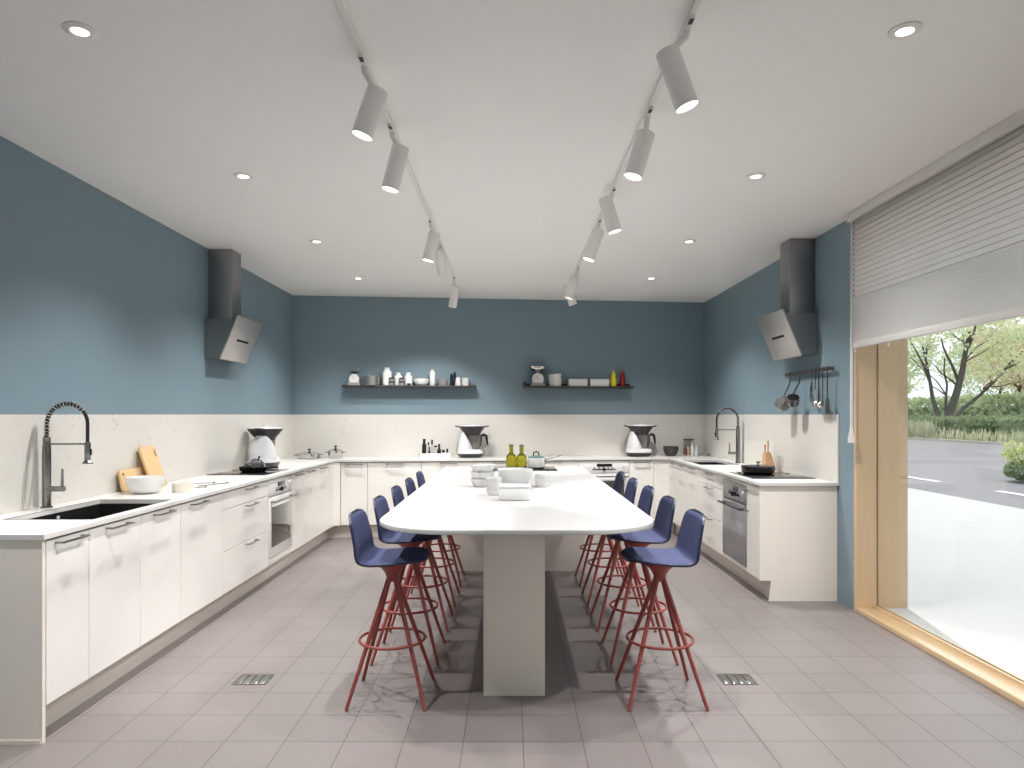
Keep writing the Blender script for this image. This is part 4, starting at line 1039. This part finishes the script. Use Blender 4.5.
# ------------------------------------------------------------------ utensil rail on the right wall
RY0, RY1, RZ = 5.17, 6.07, 1.767
t = thing('utensil_rail', 'dark metal rail on the right blue wall with hanging pans', 'rail', (XR, RY0, RZ))
MB().box(-0.046, -0.036, 0.0, RY1-RY0, -0.014, 0.014, 0.002).build('rail_bar', 'shelf', t)
m = MB()
for yy in (0.08, RY1-RY0-0.08): m.box(-0.037, -0.0005, yy-0.012, yy+0.012, -0.012, 0.012)
m.build('wall_bracket', 'shelf', t)
HX = XR-0.050
def hook(m, y_, x_=0.0):
    m.tube([(x_+0.006, y_, 0.020), (x_-0.002, y_, 0.024), (x_-0.004, y_, 0.0), (x_-0.004, y_, -0.05), (x_-0.012, y_, -0.06)], 0.0025, 6)
def hang_pan(label, y_, r_, h_, axis, ctr):
    t = thing('hanging_pan', label, 'pan', (HX, y_, RZ))
    q = T(*ctr) @ rot_to(axis)
    m = MB(); m.lathe([(0, 0), (r_*0.9, 0), (r_, 0.008), (r_, h_), (r_-0.003, h_), (r_-0.003, 0.01), (0, 0.005)], seg=32, mtx=q); m.build('pan_body', 'bowl_steel', t)
    m = MB(); m.lathe([(0, 0.0058), (r_-0.0045, 0.0105), (r_-0.0036, h_-0.001)], seg=32, mtx=q); m.build('pan_lining', 'black', t)
    up = Vector((0, 0, 1)); ax = Vector(axis).normalized(); side = (up-ax*up.dot(ax)).normalized()
    rim = Vector(ctr)+ax*(h_*0.85)+side*(r_-0.002)
    m = MB(); m.tube([(0.006, 0, 0.0165), (-0.003, 0, 0.016), (-0.004, 0, -0.03), (-0.008, 0, -0.08), tuple(rim)], [0.0025, 0.0025, 0.004, 0.0065, 0.006], 8); m.build('handle', 'shelf', t)
hang_pan('hanging steel saucepan tipped sideways, at the far end of the wall rail', 5.93, 0.062, 0.075, (-0.75, -0.25, 0.45), (-0.035, 0.0, -0.275))
hang_pan('hanging small steel saucepan, second on the wall rail', 5.73, 0.050, 0.070, (-0.15, -0.55, 0.75), (-0.065, 0.0, -0.265))
def hang_tool(label, name, cat, y_, ln, kind):
    t = thing(name, label, cat, (HX, y_, RZ))
    m = MB(); m.tube([(0.006, 0, 0.0165), (-0.004, 0, 0.016), (-0.006, 0, 0.0), (-0.006, 0, -ln)], [0.0025, 0.0025, 0.004, 0.004], 8); m.build('handle', 'shelf', t)
    m = MB()
    if kind == 'ladle':
        m.lathe([(0, -0.03), (0.02, -0.025), (0.033, -0.008), (0.036, 0.006), (0.033, 0.006), (0.018, -0.02), (0, -0.026)], seg=24, mtx=T(-0.028, 0, -ln-0.015) @ Matrix.Rotation(R(-25), 4, 'Y')); m.build('ladle_cup', 'chrome', t)
    elif kind == 'whisk':
        for k in range(4):
            q = T(-0.006, 0, -ln) @ Matrix.Rotation(PI*k/4, 4, 'Z')
            m.tube([q @ Vector((0.030*math.sin(PI*s/12), 0, -0.13*(1-math.cos(PI*s/12))/2)) for s in range(13)], 0.0016, 5)
            m.tube([q @ Vector((-0.030*math.sin(PI*s/12), 0, -0.13*(1-math.cos(PI*s/12))/2)) for s in range(13)], 0.0016, 5)
        m.build('whisk_wires', 'chrome', t)
    elif kind == 'grater':
        m.rings([[Vector((-0.010+x, y, -ln-z)) for x, y in ((0, -w_), (0.006, -w_), (0.006, w_), (0, w_))] for z, w_ in ((0, 0.008), (0.05, 0.022), (0.19, 0.026), (0.20, 0.022))])
        m.build('grater_blade', 'chrome', t)
        n_ = MB()
        for k in range(7): n_.box(-0.0125, -0.0095, -0.016, 0.016, -ln-0.06-0.018*k, -ln-0.052-0.018*k)
        n_.build('grater_slots', 'black', t)
    else:
        m.rings([[Vector((-0.008+x, y, -ln-z)) for x, y in ((0, -w_), (0.004, -w_), (0.004, w_), (0, w_))] for z, w_ in ((0, 0.008), (0.02, 0.030), (0.10, 0.034), (0.12, 0.026))])
        m.build('spatula_blade', 'shelf', t)
hang_tool('hanging grater with dark slots in the middle of the wall rail', 'grater', 'grater', 5.50, 0.05, 'grater')
hang_tool('hanging black-handled whisk beside the grater', 'whisk', 'whisk', 5.435, 0.15, 'whisk')
hang_tool('hanging ladle with shiny cup right after the whisk', 'ladle', 'ladle', 5.375, 0.245, 'ladle')
hang_tool('hanging ladle with shiny cup next to the spatula', 'ladle', 'ladle', 5.305, 0.255, 'ladle')
hang_tool('hanging dark spatula at the window end of the wall rail', 'spatula', 'spatula', 5.225, 0.22, 'spatula')

# ------------------------------------------------------------------ floor drains
def drain(label, x0, x1, y0, y1):
    t = thing('floor_drain', label, 'floor drain', ((x0+x1)/2, (y0+y1)/2, 0.0))
    hx, hy = (x1-x0)/2, (y1-y0)/2
    m = MB(); m.box(-hx+0.006, hx-0.006, -hy+0.006, hy-0.006, 0.0003, 0.0012); m.build('drain_tray', 'black', t)
    m = MB(); e = 0.008
    m.box(-hx, hx, -hy, -hy+e, 0.0005, 0.004); m.box(-hx, hx, hy-e, hy, 0.0005, 0.004); m.box(-hx, -hx+e, -hy+e, hy-e, 0.0005, 0.004); m.box(hx-e, hx, -hy+e, hy-e, 0.0005, 0.004)
    m.build('drain_frame', 'steel', t)
    m = MB()
    n = 4; w_ = (2*hx-2*e)/n
    for k in range(n): m.box(-hx+e+k*w_+0.003, -hx+e+(k+1)*w_-0.003, -hy+e+0.002, hy-e-0.002, 0.0012, 0.0038, 0.0008)
    m.build('drain_slats', 'steel', t)
drain('square steel floor drain in the tiles on the sink side', -1.465, -1.288, 3.571, 3.708)
drain('square steel floor drain in the tiles on the window side', 1.113, 1.292, 3.571, 3.712)

# ------------------------------------------------------------------ outdoors
OX = XR+0.41
struct(MB().box(OX, 7.65, -30, 60, -0.12, 0.0).build('pavement', 'pave', smooth=0))
struct(MB().box(-25, OX, -30, FY-0.21, -0.12, 0.0).build('pavement', 'pave', smooth=0))
struct(MB().box(7.65, 23.0, -40, 140, -0.14, -0.02).build('road', 'road', smooth=0))
struct(MB().box(23.0, 23.3, -40, 140, -0.14, 0.10).build('kerb', 'kerb', smooth=0))
struct(MB().box(23.3, 120.0, -40, 160, -0.14, 0.02).build('ground', 'soil', smooth=0))
for k in range(8):
    y0 = 1.0+k*3.4
    struct(MB().box(9.05, 9.20, y0, y0+1.6, -0.0195, -0.016).build('road_marking', 'mark', smooth=0))

def leaves(m_bm, rng, center, rad, n, size, squash=(1, 1, 1), shell=0.55):
    vs = m_bm
    for _ in range(n):
        while True:
            p = Vector((rng.uniform(-1, 1), rng.uniform(-1, 1), rng.uniform(-1, 1)))
            if p.length <= 1: break
        p = p.normalized()*(p.length**shell)
        p = Vector((p.x*rad*squash[0], p.y*rad*squash[1], p.z*rad*squash[2]))+Vector(center)
        q = Quaternion((rng.gauss(0, 1), rng.gauss(0, 1), rng.gauss(0, 1), rng.gauss(0, 1))).normalized()
        s = size*rng.uniform(0.6, 1.3)
        a = [q @ Vector(v)*s+p for v in ((-0.5, 0, 0), (0, -0.26, 0.07), (0.5, 0, 0), (0, 0.26, 0.07))]
        V = [vs.verts.new(v) for v in a]
        vs.faces.new((V[0], V[1], V[2])); vs.faces.new((V[0], V[2], V[3]))
def tree(label, loc, stems, blobs, leafm, seed, n=260, size=0.34, trunk_r=0.2, name='street_tree'):
    rng = random.Random(seed)
    t = thing(name, label, 'tree', loc, 0, 'trees across the road')
    m = MB()
    for pts, r0, r1 in stems:
        k = len(pts); m.tube(pts, [r0+(r1-r0)*i/(k-1) for i in range(k)], 8)
    m.build('trunk', 'bark', t)
    f = MB()
    for c_, r_ in blobs: leaves(f.bm, rng, c_, r_, int(n*r_*r_), size, (1, 1, 0.75))
    f.build('foliage', leafm, t, smooth=0)
    return t
def curve_up(base, ends, wob, rng, k=6):
    pts = []; b_ = Vector(base); e_ = Vector(ends)
    for i in range(k):
        f_ = i/(k-1); p = b_.lerp(e_, f_)
        p += Vector((rng.uniform(-wob, wob), rng.uniform(-wob, wob), rng.uniform(-wob, wob)*0.4))*math.sin(f_*PI)
        pts.append(p)
    return pts
rg = random.Random(5)
# main many-stemmed tree straight across the road
st = [(curve_up((0, 0, 0), (-1.3, 0, 5.8), 0.12, rg), 0.17, 0.05), (curve_up((0.1, 0, 0), (1.7, 0, 6.6), 0.12, rg), 0.30, 0.10),
      (curve_up((1.0, 0, 3.4), (-0.1, 0, 6.2), 0.12, rg), 0.11, 0.04), (curve_up((0.6, 0.1, 0.9), (5.3, 0.4, 5.4), 0.2, rg), 0.13, 0.05),
      (curve_up((1.6, 0, 5.6), (3.0, -0.5, 9.2), 0.2, rg), 0.1, 0.03), (curve_up((-0.9, 0, 3.6), (-2.6, -0.4, 7.6), 0.2, rg), 0.06, 0.02), (curve_up((0.25, 0, 0.6), (0.5, 0.6, 5.0), 0.1, rg), 0.10, 0.04)]
bl_ = [((-2.2, 0, 5.2), 1.7), ((-1.2, 0.6, 6.8), 1.8), ((0.6, 0, 7.4), 2.0), ((2.4, 0.2, 6.2), 1.7), ((3.6, 0, 4.5), 1.4), ((4.8, 0.3, 5.6), 1.7), ((2.2, 1.0, 4.0), 1.2), ((-1.6, 0.8, 3.6), 1.0), ((5.8, 0, 7.4), 1.9), ((3.4, -0.6, 8.4), 2.0), ((-0.2, -0.4, 9.0), 2.2), ((0.4, 1.0, 4.8), 1.0)]
for q in range(16):
    b_ = [((-0.9, 0, 3.9), (-2.6, 0, 5.4)), ((1.2, 0, 4.6), (3.6, 0, 6.6)), ((2.6, 0.1, 3.0), (4.2, 0.3, 3.8)), ((0.9, 0, 3.2), (-0.9, 0.2, 5.0)), ((3.8, 0.2, 4.1), (6.4, 0.4, 5.2)), ((1.5, 0, 5.6), (0.4, 0, 7.6)), ((-1.1, 0, 4.8), (-0.3, 0.2, 6.4)), ((0.35, 0.2, 2.6), (-0.5, 0.3, 4.2))][q % 8]
    e_ = (b_[1][0]+rg.uniform(-0.9, 0.9), b_[1][1]+rg.uniform(-0.8, 0.8), b_[1][2]+rg.uniform(-0.6, 0.8))
    st.append((curve_up(b_[0], e_, 0.18, rg), 0.05, 0.014))
tree('pale green many-stemmed tree growing straight across the road', (27.1, 42.9, 0.02), st, bl_, 'leaf_a', 3, 150, 0.27)
def simple_tree(label, x, y, h, r_, lm, seed, n=125, size=0.34, tr=0.16):
    rng = random.Random(seed)
    st = [(curve_up((0, 0, 0), (0.2, 0, h*0.7), 0.15, rng), tr, tr*0.4), (curve_up((0, 0, h*0.35), (r_*0.6, 0.2, h*0.75), 0.15, rng), tr*0.5, tr*0.2), (curve_up((0, 0, h*0.4), (-r_*0.6, -0.2, h*0.72), 0.15, rng), tr*0.5, tr*0.2)]
    bb = [((rng.uniform(-0.6, 0.6)*r_, rng.uniform(-0.6, 0.6)*r_, h*(0.42+0.5*k/6)), r_*rng.uniform(0.5, 0.7)) for k in range(7)]
    return tree(label, (x, y, 0.02), st, bb, lm, seed, n, size)
simple_tree('rust-tinged tree standing right of the many-stemmed tree', 37.0, 50.0, 8.5, 3.2, 'leaf_r', 11)
simple_tree('mid green tree filling the gap behind the many-stemmed tree', 38.5, 68.0, 9.5, 3.6, 'leaf_b', 12)
simple_tree('mid green tree half hidden by the oak window jamb', 26.5, 60.0, 8.0, 3.0, 'leaf_b', 13)
simple_tree('dark green tree at the right edge of the view', 43.0, 57.0, 8.0, 2.6, 'leaf_c', 14)
simple_tree('broad mid green tree far behind the hedge', 52.0, 73.0, 10.0, 4.2, 'leaf_b', 15)

def hedge(label, x, y0, y1, w_, h_, lm, seed, n, size, name='hedge'):
    rng = random.Random(seed)
    t = thing(name, label, 'hedge', (x, (y0+y1)/2, 0.02)); L_ = (y1-y0)/2
    core = MB(); core.box(-w_*0.36, w_*0.36, -L_*0.98, L_*0.98, 0, h_*0.78, 0.15, 2); core.build('core', 'leaf_c', t)
    f = MB()
    for _ in range(n):
        sd = rng.random()
        p = Vector((rng.uniform(-w_/2, w_/2), rng.uniform(-L_, L_), h_*rng.uniform(0.86, 1.08))) if sd < 0.4 else Vector((rng.choice((-1, -1, 1))*w_/2*rng.uniform(0.8, 1.05), rng.uniform(-L_, L_), rng.uniform(0.02, h_)))
        q = Quaternion((rng.gauss(0, 1), rng.gauss(0, 1), rng.gauss(0, 1), rng.gauss(0, 1))).normalized(); s = size*rng.uniform(0.6, 1.3)
        V = [f.bm.verts.new(q @ Vector(v)*s+p) for v in ((-0.5, 0, 0), (0, -0.28, 0.07), (0.5, 0, 0), (0, 0.28, 0.07))]
        f.bm.faces.new((V[0], V[1], V[2])); f.bm.faces.new((V[0], V[2], V[3]))
    f.build('foliage', lm, t, smooth=0)
hedge('clipped green hedge along the far side of the road', 25.2, 24.0, 52.0, 1.3, 1.15, 'leaf_h', 21, 9000, 0.26)
hedge('taller soft green hedge in the back behind the trees', 35.0, 36.0, 80.0, 1.6, 2.6, 'leaf_b', 22, 8000, 0.45)
rng = random.Random(31); gm = MB()
for k in range(1700):
    p = Vector((23.75+rng.uniform(-0.28, 0.28), rng.uniform(38.5, 52.0) if k % 3 else rng.uniform(26.0, 39.0), 0.02))
    d = Vector((rng.uniform(-0.3, 0.1), rng.uniform(-0.45, 0.45), rng.uniform(0.6, 1.25) if p.y > 38.5 else rng.uniform(0.3, 0.8)))
    sd = Vector((-d.y, d.x, 0)).normalized()*0.03
    a = [p-sd, p+sd, p+d*0.6+sd*0.8, p+d, p+d*0.6-sd*0.8]
    gm.bm.faces.new([gm.bm.verts.new(v) for v in a])
g = gm.build('ornamental_grass', 'grassblade', smooth=0); tag(g, 'pale ornamental grass growing along the far kerb', 'grass'); g['kind'] = 'stuff'
# shrub on the near side of the road
rng = random.Random(41)
t = thing('shrub', 'low yellow-green shrub with dark base beside the road', 'shrub', (11.15, 14.35, -0.02))
m = MB()
for k in range(7):
    a = 2*PI*k/7; m.tube([(0.05*math.cos(a), 0.05*math.sin(a), 0), (0.35*math.cos(a), 0.35*math.sin(a), 0.4), (0.5*math.cos(a), 0.5*math.sin(a), 0.75)], [0.02, 0.015, 0.006], 6)
m.build('stems', 'bark', t)
f = MB(); leaves(f.bm, rng, (0, 0, 0.24), 0.68, 1500, 0.10, (1, 1, 0.36), 0.5); f.build('lower_foliage', 'leaf_h', t, smooth=0)
f = MB()
for k in range(9): leaves(f.bm, rng, (rng.uniform(-0.45, 0.45), rng.uniform(-0.45, 0.45), rng.uniform(0.50, 0.72)), 0.22, 100, 0.10)
f.build('upper_foliage', 'leaf_y', t, smooth=0)

# ------------------------------------------------------------------ light, sky, camera
wd = bpy.data.worlds.new('World'); bpy.context.scene.world = wd; wd.use_nodes = True
bg = wd.node_tree.nodes['Background']; bg.inputs['Color'].default_value = (0.86, 0.94, 1.0, 1); bg.inputs['Strength'].default_value = 0.98
sun = bpy.data.lights.new('sun', 'SUN'); sun.energy = 2.1; sun.angle = R(1.5); sun.color = (1.0, 0.96, 0.90)
so = bpy.data.objects.new('sun', sun); C.objects.link(so)
az, el = R(80), R(50)
sd = Vector((math.cos(az)*math.cos(el), math.sin(az)*math.cos(el), math.sin(el)))
so.rotation_euler = Vector((0, 0, 1)).rotation_difference(sd).to_euler(); so.location = (20, 60, 50)

cam = bpy.data.cameras.new('camera'); co = bpy.data.objects.new('camera', cam); C.objects.link(co)
cam.sensor_width = 36; cam.lens = 36*F/1024
cam.shift_y = 30.5/1024; cam.shift_x = 0.5/1024
co.location = (0, 0, EYE); co.rotation_euler = (PI/2, 0, 0); cam.clip_start = 0.05; cam.clip_end = 500
sc = bpy.context.scene; sc.camera = co
sc.view_settings.view_transform = 'Standard'; sc.view_settings.look = 'None'; sc.view_settings.gamma = 1.0; sc.view_settings.use_curve_mapping = False
sc.view_settings.exposure = 0.68
sc.cycles.max_bounces = 10; sc.cycles.diffuse_bounces = 6; sc.cycles.glossy_bounces = 4; sc.cycles.transparent_max_bounces = 12
sc.cycles.sample_clamp_indirect = 4.0; sc.cycles.caustics_reflective = False; sc.cycles.caustics_refractive = False
sc.cycles.use_denoising = True
